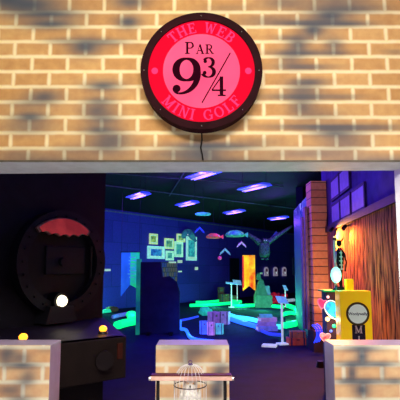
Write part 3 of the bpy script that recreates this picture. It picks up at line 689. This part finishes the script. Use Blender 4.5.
# dark doors on the far wall
for px, w, lb in ((234, 9, 'dark doorway in the far wall behind the hanging ornaments'),):
    ww, hh = msize(px, 275, w, 1); o = W(px, 285, .04); t = MB().box((0, 0, 1.1), (ww, .06, 2.2)).build('door_%d' % (1 if px > 210 else 2), mat('door_dark', (22, 22, 40), .7)); struct(t)
    t.location = (o.x, o.y, 0); t.rotation_euler = (0, 0, AW)

# ---------------------------------------------------------------- hanging ornaments
def hang(t, z=.0):
    MB().cyl((0, 0, z), (0, 0, ZC - t.location.z), .004, seg=5).build('cord', dark_metal, t)
def dish(px, py, Yd, m1, m2, lb, sc=1.0):
    t = thing('hanging_fish', lb, 'ornament', P(px, py, Yd)); 
    MB().lathe([(.03, .17), (.16, .16), (.29, .09), (.36, 0), (.30, -.06), (.2, -.03), (.03, -.05)]).build('body', m1, t, True)
    for k in range(5): MB().ball((-.22 + .11 * k, -.26 + .03 * abs(k - 2), .05), .035).build('spot', m2, t)
    MB().prism([(0, 0), (.16, .1), (.16, -.1)], (.3, 0, 0), X, Z, .03).build('tail', m1, t)
    hang(t, .16); t.scale = (sc,) * 3; return t
dish(213.5, 237, 14.5, mat('uv_red', (225, 70, 60), .5, emit=.45, rgb2=(150, 90, 90)), mat('spot_green', (70, 200, 160), .5, emit=.4), 'red domed ornament hanging right of the picture frames', .72)
dish(235, 235, 15, mat('uv_green', (70, 180, 140), .5, emit=.4, rgb2=(50, 90, 130)), mat('spot_yellow', (150, 220, 120), .5, emit=.4), 'green spotted domed ornament, largest of the hanging ones', .98)
def wings(px, py, Yd, m, lb, sc=1.0):
    t = thing('hanging_bird', lb, 'ornament', P(px, py, Yd))
    for s in (-1, 1):
        MB().prism([(0, .1), (.22, -.12), (.25, -.24), (.14, -.16), (0, -.02)] if s > 0 else [(0, -.02), (-.14, -.16), (-.25, -.24), (-.22, -.12), (0, .1)], (0, .04, 0), X, Z, .06).build('wing', m, t)
    MB().ball((0, -.02, .02), .06, (1, 1.6, .9)).build('body', m, t, True); hang(t, .08); t.scale = (sc,) * 3; return t
wings(199.5, 228.5, 14, mat('uv_blue_bird', (40, 70, 210), .5, emit=.4), 'blue chevron-winged ornament, nearest the picture frames', .66)
wings(225, 250, 15, mat('uv_pale_bird', (120, 170, 170), .5, emit=.3), 'pale green chevron-winged ornament, lowest of the hanging ones', .75)
wings(241.5, 243, 15, mat('uv_pink_bird', (200, 150, 190), .5, emit=.3), 'pinkish chevron-winged ornament left of the big winged creature', .66)
t = thing('hanging_ball', 'tiny pink ball hanging under the chevron-winged ornaments', 'ornament', P(219.8, 258, 15)); MB().ball((0, 0, 0), .07).build('ball', mat('uv_pink', (220, 70, 130), .5, emit=.4), t, True); hang(t, .06)

# big winged creature
YW = 17.0
t = thing('winged_creature', 'large grey furry winged creature hanging with raised wings at the back right', 'creature', P(264.5, 248, YW))
def cw(px, py, dy=0): v = P(px, py, YW) - t.location; v.y += dy; return v
fur = mat('grey_fur', (105, 112, 105), .95, scale=20, bump=.6, rgb2=(45, 55, 60))
MB().lathe([(.02, -.38), (.16, -.36), (.22, -.2), (.2, 0), (.22, .15), (.15, .24), (.05, .28)]).build('body', fur, t, True)
MB().ball((0, -.14, .27), .11, (1, 1.1, .9)).build('head', fur, t, True)
for s in (-1, 1):
    MB().cyl((s * .06, -.12, .33), (s * .08, -.12, .40), .03, .005, 8).build('ear', fur, t)
    MB().ball((s * .045, -.255, .29), .014).build('eye', mat('glow_white', (225, 235, 250), .4), t)
    MB().ball((s * .09, -.08, -.43), .07, (1, 1.4, .6)).build('foot', fur, t, True)
MB().tube([cw(260, 243), cw(256, 239.5), cw(251.5, 236.5), cw(247.5, 233.5)], .09, rr=[.13, .1, .085, .05]).build('wing_arm', fur, t, True)
MB().tube([cw(266, 243), cw(272, 239.5), cw(280, 234), cw(287, 229.5), cw(292, 226)], .09, rr=[.13, .1, .08, .06, .04]).build('wing_arm', fur, t, True)
def memb(ps):
    q = MB(); a = [q.bm.verts.new(cw(x, y, .0)) for x, y in ps]; b_ = [q.bm.verts.new(cw(x, y, .03)) for x, y in ps]; k = len(ps)
    q.bm.faces.new(a); q.bm.faces.new(b_[::-1])
    for i in range(k): q.bm.faces.new((a[i], b_[i], b_[(i + 1) % k], a[(i + 1) % k]))
    q.build('wing_membrane', mat('membrane', (70, 70, 130), .8), t)
memb([(260, 242.5), (252, 236.5), (255, 241), (260, 246)]); memb([(268, 242), (276, 231), (278, 233), (288, 229), (280, 236), (269, 245)])
MB().cyl((0, 0, .4), (0, 0, ZC - t.location.z), .006, seg=6).build('cord', dark_metal, t)

# three small arches on the far wall
for i, px in enumerate((265, 274.2, 283)):
    t = wallthing('arched_niche', ['leftmost', 'middle', 'rightmost'][i] + ' of the three small pale arched frames in the far right', 'wall ornament', px, 271.5, .06, 'three pale arches in a row on the far wall')
    ww, hh = msize(px, 271, 3.8, 9)
    def arch(w, h): return [(-w / 2, -h / 2), (w / 2, -h / 2), (w / 2, h * .16)] + [(w / 2 * math.cos(a), h * .16 + h * .34 * math.sin(a) ** .8) for a in [j * pi / 10 for j in range(1, 10)]] + [(-w / 2, h * .16)]
    MB().prism(arch(ww, hh), (0, 0, 0), X, Z, .06).build('surround', mat('arch_pale', (200, 185, 215), .5, emit=.3), t)
    MB().prism(arch(ww * .5, hh * .6), (0, -.055, 0), X, Z, .02).build('pane', mat('arch_rose', (120, 50, 90), .5, emit=.12), t)
    MB().cyl((0, -.08, -hh * .26), (0, -.08, -hh * .02), ww * .1).build('candle', mat('glow_white', (225, 235, 250), .4, emit=.5), t)
# red glowing bank of flowers
g = G(272, 303, 0); q = MB()
for i in range(26): q.ball((random.uniform(-.65, .65), random.uniform(-.25, .25), random.uniform(.12, .42)), random.uniform(.07, .14), seg=8)
q.box((0, 0, .08), (1.4, .6, .16)); o = q.build('red_flower_bank', mat('uv_red_flowers', (235, 25, 50), .6, emit=.4, rgb2=(110, 10, 60), scale=6)); o.location = g
tag(o, 'low bank of glowing red blossoms below the three small arches', 'flowers'); o['kind'] = 'stuff'

# ---------------------------------------------------------------- dark tower
g = G(263, 307, 0); g.z = 0; u_ = (P(264, 300, g.y).x - P(263, 300, g.y).x)
t = thing('model_tower', 'dark grey pointed model tower on a square base at the back right', 'model tower', g)
stone = mat('tower_stone', (130, 120, 115), .8, scale=6, bump=.4)
def pyr(c, w0, w1, h): 
    q = MB(); v = []
    for w, z in ((w0, 0), (w1, h)): v += [q.bm.verts.new((c[0] + sx_ * w / 2, c[1] + sy_ * w / 2, c[2] + z)) for sx_, sy_ in ((-1, -1), (1, -1), (1, 1), (-1, 1))]
    q.bm.faces.new(v[:4][::-1]); q.bm.faces.new(v[4:])
    for i in range(4): q.bm.faces.new((v[i], v[(i + 1) % 4], v[4 + (i + 1) % 4], v[4 + i]))
    return q
pyr((0, 0, 0), 17 * u_, 16 * u_, 12 * u_).build('base', stone, t)
pyr((-2 * u_, 0, 12 * u_), 12 * u_, 4 * u_, 15 * u_).build('spire', stone, t)
pyr((-4 * u_, 0, 27 * u_), 5 * u_, 2.5 * u_, 7 * u_).build('turret', stone, t)
pyr((4.5 * u_, 0, 12 * u_), 6 * u_, 4 * u_, 9 * u_).build('turret', mat('turret_purple', (190, 160, 200), .8), t)
pyr((-1.2 * u_, 0, 32.5 * u_), 3 * u_, 2 * u_, 1.5 * u_).build('cap', mat('cap_pale', (200, 190, 170), .6, emit=.2), t)

# ---------------------------------------------------------------- books, boxes, trunks, rocks
def book(w, d, h, cm):
    t = thing('giant_book', 'x', 'book', group='giant books stacked on the course')
    for z in (h * .07, h * .93): MB().box((0, 0, z), (w, d, h * .14)).build('cover', cm, t)
    MB().box((0, -d / 2 + .012, h / 2), (w, .024, h)).build('spine', cm, t)
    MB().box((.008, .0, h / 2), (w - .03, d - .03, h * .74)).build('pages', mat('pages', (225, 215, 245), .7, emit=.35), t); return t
gb = G(267.5, 331.5, 0); z = 0
for i, (w, d, h, m, rz, dx, lb) in enumerate(((.52, .36, .13, mat('book_blue', (110, 110, 210), .6, emit=.4), .12, 0, 'bluish giant book, bottom of the stack'), (.49, .34, .11, mat('book_violet', (140, 110, 190), .6, emit=.4), -.2, .02, 'violet giant book, second from the bottom of the stack'),
                                 (.44, .32, .10, mat('book_mauve', (170, 130, 190), .6, emit=.4), .25, .02, 'mauve giant book, third from the bottom of the stack'), (.34, .27, .07, mat('book_cyan', (90, 170, 200), .6, emit=.4), -.1, -.01, 'small cyan giant book on top of the stack'))):
    t = book(w, d, h, m); t.location = (gb.x + dx, gb.y + .2, z); t.rotation_euler = (0, 0, rz); t['label'] = lb; z += h + .001
def crate(w, d, h, m, lb, loc, rz, name='box_with_lid', cat='box'):
    t = thing(name, lb, cat, loc, rz)
    MB().box((0, 0, h * .4), (w * .96, d * .96, h * .8), bev=.006).build('body', m, t)
    MB().box((0, 0, h * .9), (w, d, h * .2), bev=.008).build('lid', m, t)
    MB().box((0, -d / 2 - .006, h * .78), (w * .16, .016, h * .14)).build('latch', chrome, t)
    for s in (-1, 1): MB().box((s * w * .36, 0, h * .5), (w * .07, d + .012, h * 1.01)).build('strap', mat('box_strap', (60, 60, 120), .6), t)
    return t
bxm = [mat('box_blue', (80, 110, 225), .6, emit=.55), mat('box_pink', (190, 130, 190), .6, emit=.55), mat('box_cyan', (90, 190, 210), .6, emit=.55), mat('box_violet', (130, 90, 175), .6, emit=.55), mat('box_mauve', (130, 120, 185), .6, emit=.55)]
for px, py, w, h, rz, k, lb in ((203.8, 334.5, .19, .30, .15, 0, 'blue upright box at the left front of the pile'), (211, 335.5, .17, .29, .1, 1, 'pink upright box in the middle front of the pile'), (219.2, 334.5, .2, .24, -.2, 2, 'cyan box at the right front of the pile')):
    g = G(px, py, 0); crate(w * 1.08, .16, h * 1.08, bxm[k], lb, (g.x, g.y + .08, 0), rz)
for px, py, w, h, rz, k, lb in ((214.5, 328, .26, .36, .5, 3, 'violet box tilted behind the pink box'), (224.3, 324.5, .26, .30, -.3, 4, 'mauve box farthest back in the pile')):
    g = G(px, py, 0); crate(w * 1.25, .24, h * 1.2, bxm[k], lb, (g.x, g.y + .1, 0), rz)
g = G(298.5, 345.5, 0); red = mat('trunk_red', (200, 80, 75), .6, emit=.14)
crate(.38, .26, .15, red, 'dark red trunk on the floor by the painted wall, under another', (g.x - .02, g.y + .13, 0), .1, 'travel_trunk', 'trunk')
crate(.34, .24, .13, mat('trunk_brown', (180, 100, 90), .6, emit=.14), 'smaller brown trunk on top of the dark red one', (g.x + .01, g.y + .13, .1535), -.12, 'travel_trunk', 'trunk')
def rock(px, py, r, m, lb, name='rock', cat='rock', sq=.7):
    q = MB(); q.ball((0, 0, r * sq * .8), r, (1, .8, sq), seg=12)
    for v in q.bm.verts: v.co += Vector((random.uniform(-1, 1), random.uniform(-1, 1), random.uniform(-1, 1))) * r * .09
    for v in q.bm.verts: v.co.z = max(0, v.co.z)
    o = q.build(name, m); o.location = G(px, py, 0); tag(o, lb, cat); return o
rock(205.5, 315.5, .24, mat('uv_rock_teal', (50, 190, 170), .8, emit=.35), 'teal glowing rock behind the pile of boxes')
rock(132, 319, .2, mat('uplight_green', (30, 210, 130), .8, emit=.6), 'green glowing rock-shaped uplight at the foot of the dark screen')  # a small green uplight, modelled as a glowing lump
rock(101, 313.5, .11, mat('uplight_mint', (60, 230, 180), .8, emit=.8), 'small mint glowing rock-shaped uplight at the right edge of the locomotive wall')  # another small uplight in the same lump form
rock(112, 312, .26, mat('rock_brown', (120, 80, 60), .8, emit=.05), 'low brownish rock behind the mint glowing uplight', sq=.45)
for px, py, w, h, lb in ((225, 302.8, .5, .42, 'small brown crate far back beside the green border'), (233.5, 302.5, .34, .34, 'small dark crate far back beside the white stand'), (221, 301.3, .3, .7, 'tall brown crate standing behind the small brown crate')):
    g = G(px, py, 0); crate(w, w * .7, h, mat('crate_brown', (140, 110, 90), .7, emit=.03), lb, g, .3, 'wooden_crate', 'crate')

# ---------------------------------------------------------------- white stands naming the holes
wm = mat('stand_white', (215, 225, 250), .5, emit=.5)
def stand(px, py, h, lb, sc=1.0, board=(.26, .2), rz=.3):
    t = thing('hole_stand', lb, 'stand', G(px, py, 0), rz, 'white stands beside the holes')
    MB().box((0, 0, .015), (.22, .2, .03), bev=.008).build('foot', wm, t)
    MB().box((0, 0, h / 2), (.036, .036, h - .02)).build('post', wm, t)
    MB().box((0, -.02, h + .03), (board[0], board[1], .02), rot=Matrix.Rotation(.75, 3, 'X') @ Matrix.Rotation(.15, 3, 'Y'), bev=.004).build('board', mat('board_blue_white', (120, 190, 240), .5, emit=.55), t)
    MB().box((0, .01, h * .985), (.09, .05, .04)).build('bracket', wm, t); t.scale = (sc,) * 3
    return t
stand(282.5, 344.5, .92, 'tallest white stand with a slanted board, nearest, beside the red trunks')
stand(285.5, 307, .78, 'small white stand far back under the rightmost arch', 1, (.16, .3))
stand(231.5, 307.5, .98, 'left one of the two white stands by the green borders', 1, (.5, .1), .1)
stand(237.3, 303.5, .95, 'right one of the two white stands by the green borders', 1, (.4, .3), .1)
# low ledge
o = recenter(MB().box((0, 0, 0), (.3, .22, .04)).build('low_step', wm)); o.location = G(269.5, 346.5, 0); o.rotation_euler = (0, 0, -.3); tag(o, 'flat pale step on the floor at the foot of the tallest white stand', 'step')

# ---------------------------------------------------------------- brick column
YC_ = 8.7
cx0, cx1 = P(312.5, 250, YC_).x, P(328, 250, YC_).x; zt = P(320, 181, YC_).z
col_m = brickmat('column_brick', ((235, 150, 110), (190, 100, 75)), (84, 50, 50), (cx1 - cx0) * 1.02, .155, .010, off=(-cx0 + .001 + 20, 0), rough=.8)
colm = thing('brick_column', 'tall reddish brick column in the right background', 'column', ((cx0 + cx1) / 2, YC_ + .2, 0))
q = MB(); q.box((0, 0, .2 + zt / 2), (cx1 - cx0, .4, zt - .4)).build('shaft', brickmat('column_bricks', ((236, 176, 116), (205, 140, 88)), (86, 56, 46), 5.0, .155, .010, off=(10.25, .03), rough=.8, smooth=.3), colm)
MB().box((-.0, 0, .2), (cx1 - cx0 + .06, .46, .4)).build('plinth', mat('column_plinth', (54, 42, 60), .7), colm)
for i, (dx, z0_, w) in enumerate(((-.215, .4, .05), (-.255, .4, .03))):
    MB().box((dx, .1 + i * .12, z0_ + (zt - .5 - i * .2 - z0_) / 2), (w, .18, zt - .5 - i * .2 - z0_)).build('pilaster', mat('pilaster_grey', (130, 110, 130), .7), colm)

# blue neon squiggle at the column's foot
pts = [P(x, y, 8.3) for x, y in ((312, 325), (315.5, 328), (317, 333), (316.5, 338), (314, 343))]
n_ = thing('neon_squiggle', 'bright blue neon squiggle at the foot of the brick column', 'neon light', P(316, 330, 8.3))
for j in range(3):
    MB().tube([p - n_.location + Vector((.045 * j, 0, .01 * j)) for p in smooth(pts, 4)], .013).build('tube', glow('neon_blue', (30, 60, 255), 1.6), n_, True)
light('neon_light', 'POINT', (0, -.2, .05), 5, (.05, .1, 1), size=.1, parent=n_)

# ---------------------------------------------------------------- display at the right: yellow box, shelf, lamp, figurine, hearts
YK = 5.25
k0, k1 = P(340, 291, YK), P(371, 291, YK); kw = k1.x - k0.x; kz = k0.z
kiosk = thing('yellow_display_box', 'tall yellow display box with a round pale emblem behind the right counter', 'display box', ((k0.x + k1.x) / 2, YK + .1, 0), -.02)
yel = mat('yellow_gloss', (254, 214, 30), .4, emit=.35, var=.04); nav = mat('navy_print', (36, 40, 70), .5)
MB().box((0, 0, kz / 2), (kw, .2, kz), bev=.006).build('body', yel, kiosk)
uk = kw / 31
ez = kz - 22.5 * uk; ex = 1.5 * uk
MB().prism([(9.6 * uk * math.cos(a), 9.6 * uk * math.sin(a) * 1.0) for a in [j * pi / 24 for j in range(48)]], (ex, -.1, ez), X, Z, .003).build('emblem_field', mat('emblem_pale', (200, 222, 210), .5, emit=.4, var=.04), kiosk)
MB().ring(9.4 * uk, 11.6 * uk, (ex, -.1, ez), X, Z, .004).build('emblem_ring', mat('emblem_ring_grey', (86, 86, 56), .5), kiosk)
MB().box((ex + .3 * uk, -.1015, ez - 10.6 * uk - (ez - 10.6 * uk) / 2), (13 * uk, .003, ez - 10.6 * uk)).build('navy_band', nav, kiosk)
def text(body, size, loc, m, parent, name='lettering', rot=(pi / 2, 0, 0), off=.0):
    c = bpy.data.curves.new(name, 'FONT'); c.body = body; c.size = size; c.align_x = 'CENTER'; c.align_y = 'CENTER'; c.extrude = .0006; c.offset = off
    o = bpy.data.objects.new('tmp', c); COL.objects.link(o); dg = bpy.context.evaluated_depsgraph_get()
    me = bpy.data.meshes.new_from_object(o.evaluated_get(dg)); bpy.data.objects.remove(o); me.materials.clear(); me.materials.append(m)
    o = bpy.data.objects.new(name, me); COL.objects.link(o); o.location = loc; o.rotation_euler = rot; o.parent = parent; return o
text('Woolywally', 3.9 * uk, (ex, -.1045, ez), nav, kiosk, off=.0008)
q = MB(); glyph(q, 'M', (ex - 3.4 * uk, -.1031, ez - 18.8 * uk), X, Z, 7.2 * uk, .003); q.build('logo', white_paint, kiosk)
MB().box((ex + .3 * uk, -.105, ez - 24 * uk), (1.2 * uk, .003, 5 * uk)).build('logo_stem', white_paint, kiosk)
# yellow post behind
pp = P(346, 282, 5.7); p_ = MB().box((0, 0, (pp.z + .04) / 2), (.10, .06, pp.z + .04), bev=.005).build('yellow_post', yel); p_.location = (P(349, 282, 5.65).x, 5.65, 0); tag(p_, 'yellow wooden post rising behind the yellow display box', 'post')
# black cabinet with glass shelf
YD = 5.75
c0, c1 = P(327, 300, YD), P(347, 300, YD); zsh = P(333, 290, YD).z
cab = thing('display_cabinet', 'narrow dark display cabinet with a green glass top at the right wall', 'cabinet', ((c0.x + c1.x) / 2 - .02, YD + .12, 0))
MB().box((0, 0, (zsh - .03) / 2), (.24, .2, zsh - .03), bev=.006).build('body', mat('cabinet_violet', (70, 46, 84), .5), cab)
MB().box((-.02, -.02, zsh - .012), (.30, .26, .022), bev=.004).build('glass_top', mat('green_glass', (40, 170, 110), .2, emit=.12), cab)
# green lamp
gl = P(336, 275, YD + .03)
lm = thing('globe_lamp', 'glowing mint globe lamp on the green glass top', 'lamp', (gl.x, gl.y, zsh))
MB().lathe([(.05, 0), (.05, .012), (.018, .03), (.018, .06)]).build('base', dark_metal, lm, True)
MB().ball((0, 0, gl.z - zsh), .085, (.82, .82, 1.25)).build('globe', mat('mint_glass', (190, 255, 230), .3, emit=1.5, ecol=(150, 255, 220), var=.02), lm, True)
light('globe_light', 'POINT', (-.05, -.14, gl.z - zsh), 6, (.1, 1, .6), size=.06, parent=lm)
# figurine
fg = P(341, 262, YD + .12)
fi = thing('horned_figurine', 'tall black and white horned figurine standing behind the mint globe lamp', 'figurine', (fg.x, YD + .16, zsh))
bone = mat('bone_white', (225, 222, 215), .6); hgt = P(340, 236, YD + .16).z - zsh
MB().lathe([(.055, 0), (.055, .02), (.02, .04), (.03, hgt * .3), (.05, hgt * .55), (.055, hgt * .7), (.02, hgt * .78)], seg=16).build('body', black, fi, True)
MB().ball((-.01, -.01, hgt * .86), .04, (.85, 1, 1.25)).build('head', black, fi, True)
for s in (-1, 1):
    MB().tube([(s * .02, 0, hgt * .9), (s * .05, 0, hgt * .95), (s * .055, 0, hgt * 1.04)], .01, rr=[.014, .01, .003]).build('horn', black, fi, True)
    MB().tube([(s * .05, -.01, hgt * .7), (s * .075, -.03, hgt * .5), (s * .05, -.05, hgt * .34)], .012).build('arm', bone if s < 0 else black, fi, True)
for j in range(5): MB().box((0, -.045, hgt * (.38 + .075 * j)), (.055 - .004 * j, .02, .014), bev=.003).build('rib', bone, fi)
MB().box((0, -.055, hgt * .54), (.012, .012, hgt * .36)).build('breast_bone', bone, fi)
MB().ball((.0, -.04, hgt * .74), .018, (1, .7, 1.2)).build('red_heart', mat('bright_red', (220, 30, 50), .5), fi)
t = thing('white_candle', 'white candle with a black cap left of the horned figurine', 'candle', P(335, 262, YD + .2)); t.location.z = zsh
hh = P(335, 240, YD + .2).z - zsh
MB().cyl((0, 0, 0), (0, 0, hh), .018).build('wax', bone, t); MB().cyl((0, 0, hh), (0, 0, hh + .03), .022).build('cap', black, t); MB().ball((0, 0, hh + .04), .014).build('flame_bulb', mat('warm_bulb', (255, 225, 180), .3, emit=1.6, ecol=(255, 215, 160)), t)

# leaf and heart shaped glowing ornaments hanging on the cabinet front
YH = YD - .12
def heart(n=40, leaf=False):
    ps = []
    for i in range(n):
        a = i * 2 * pi / n
        if leaf: ps.append((.5 * math.sin(a) * (1 + .15 * math.cos(a)), .62 * math.cos(a) if math.cos(a) > 0 else .85 * math.cos(a) * (1 if abs(math.sin(a)) > .0 else 1)))
        else: ps.append((.55 * math.sin(a) ** 3, .45 * math.cos(a) - .17 * math.cos(2 * a) - .07 * math.cos(3 * a)))
    return ps
def orn(px, py, size, m, mo, lb, leaf=False, tilt=0.0, e=None, dy=0):
    t = thing('glowing_ornament', lb, 'ornament', P(px, py, YH + dy), 0, 'glowing shaped ornaments hung at the dark cabinet'); t.rotation_euler = (0, tilt, 0)
    ps = [(x * size, y * size) for x, y in heart(leaf=leaf)]
    MB().prism([(x * .84, y * .84) for x, y in ps], (0, .012, 0), X, Z, .024).build('face', m, t)
    MB().tube([(x, -.005, y) for x, y in ps], .007, closed=True, seg=6).build('outline', mo, t)
    MB().tube([(0, 0, size * .5), (0, .02, size * .5 + .07)], .003, seg=5).build('hook', dark_metal, t)
    if e: light('ornament_light', 'POINT', (0, -.1, 0), e[0], e[1], size=.04, parent=t)
wo = mat('outline_white', (235, 235, 240), .4, emit=.6)
orn(331.5, 308.5, .165, mat('leaf_cyan', (40, 200, 215), .4, emit=.6, rgb2=(40, 110, 220), scale=14), wo, 'cyan leaf-shaped ornament with a white outline, left of the yellow box', True, -.45, (.5, (.1, .8, 1)))
orn(322.5, 303.5, .13, mat('heart_pink', (225, 60, 120), .4, emit=.5), mat('outline_pink', (250, 120, 160), .4, emit=.6), 'pink heart-shaped ornament peeking out left of the cyan leaf', False, .3, None, .06)
orn(325, 337, .12, mat('heart_red', (240, 60, 70), .4, emit=.7, rgb2=(250, 170, 170), scale=18), mat('outline_rose', (250, 170, 170), .4, emit=.6), 'red heart-shaped ornament low beside the right counter', False, .1, (.3, (1, .15, .1)))
def bulb(px, py, r, rgb, e, lb, dy=0, pw=.3):
    t = thing('fairy_bulb', lb, 'bulb', P(px, py, YH + dy), 0, 'coloured bulbs hung at the dark cabinet')
    MB().ball((0, 0, 0), r, seg=10).build('glass', glow('bulb_%d_%d_%d' % rgb, rgb, e), t, True); MB().cyl((0, 0, r * .8), (0, 0, r * 1.6), r * .35, seg=8).build('socket', dark_metal, t)
    light('bulb_light', 'POINT', (0, -.09, 0), pw, [(c / 255) ** 2.2 for c in rgb], size=.03, parent=t)
bulb(327.5, 319, .030, (255, 205, 140), 1.8, 'warm white bulb under the cyan leaf ornament', .04, 3)
bulb(334, 326, .024, (40, 220, 140), 1.0, 'green bulb under the cyan leaf ornament, beside the yellow box', -.02, .8)
bulb(328, 297, .020, (255, 180, 190), 1.0, 'tiny pink bulb above the pink heart ornament', .05)
bulb(331, 331, .018, (90, 120, 255), 1.2, 'tiny blue bulb between the green bulb and the red heart', 0)
# string holding them
# wall lamps that light the scorched cladding
def sconce(px, py, lb, pw, aim, col=(1, .38, .08), sz=.05):
    g = R(px, py); g.x -= .16; t = thing('wall_spotlight', lb, 'lamp', g, 0)
    MB().cyl((0, 0, 0), (.06, .03, .06), .035, .025).build('shade', black, t); MB().cyl((.05, .02, .05), (.17, .02, .06), .01).build('arm', black, t)
    light('spot_light', 'SPOT', (-.03, -.03, -.03), pw, col, aim=None, size=sz, angle=2.6, parent=t).rotation_euler = (Vector(aim)).to_track_quat('-Z', 'Y').to_euler(); return t
sconce(339, 231, 'small black wall spotlight under the painted window sill', 720, (.12, -.6, -.85), (1, .36, .05))
sconce(353, 229, 'second small black wall spotlight under the painted window sill', 200, (.2, -.6, -1.0), (1, .20, .03))
# added floor lamp that gives the brick column its warm fill
g = P(324, 300, 7.6)
t = thing('column_fill_lamp', 'small warm uplight added on the floor to brighten the brick column', 'lamp', (g.x - .15, 7.4, 0)); MB().cyl((0, 0, 0), (0, 0, .1), .07, .05).build('body', black, t)
light('uplight', 'SPOT', (0, 0, .14), 150, (1, .55, .32), size=.05, angle=1.2, parent=t).rotation_euler = Vector((.12, 1.2, 1.7)).to_track_quat('-Z', 'Y').to_euler()
# notice on the jamb
jn = MB().box((0, 0, 0), (.004, .1, .14)).build('jamb_notice', mat('paper_cream', (225, 222, 200), .6)); jn.location = (1.573, YF + .12, P(398, 190, 3.3).z); tag(jn, 'small framed notice on the white jamb at the far right', 'notice')
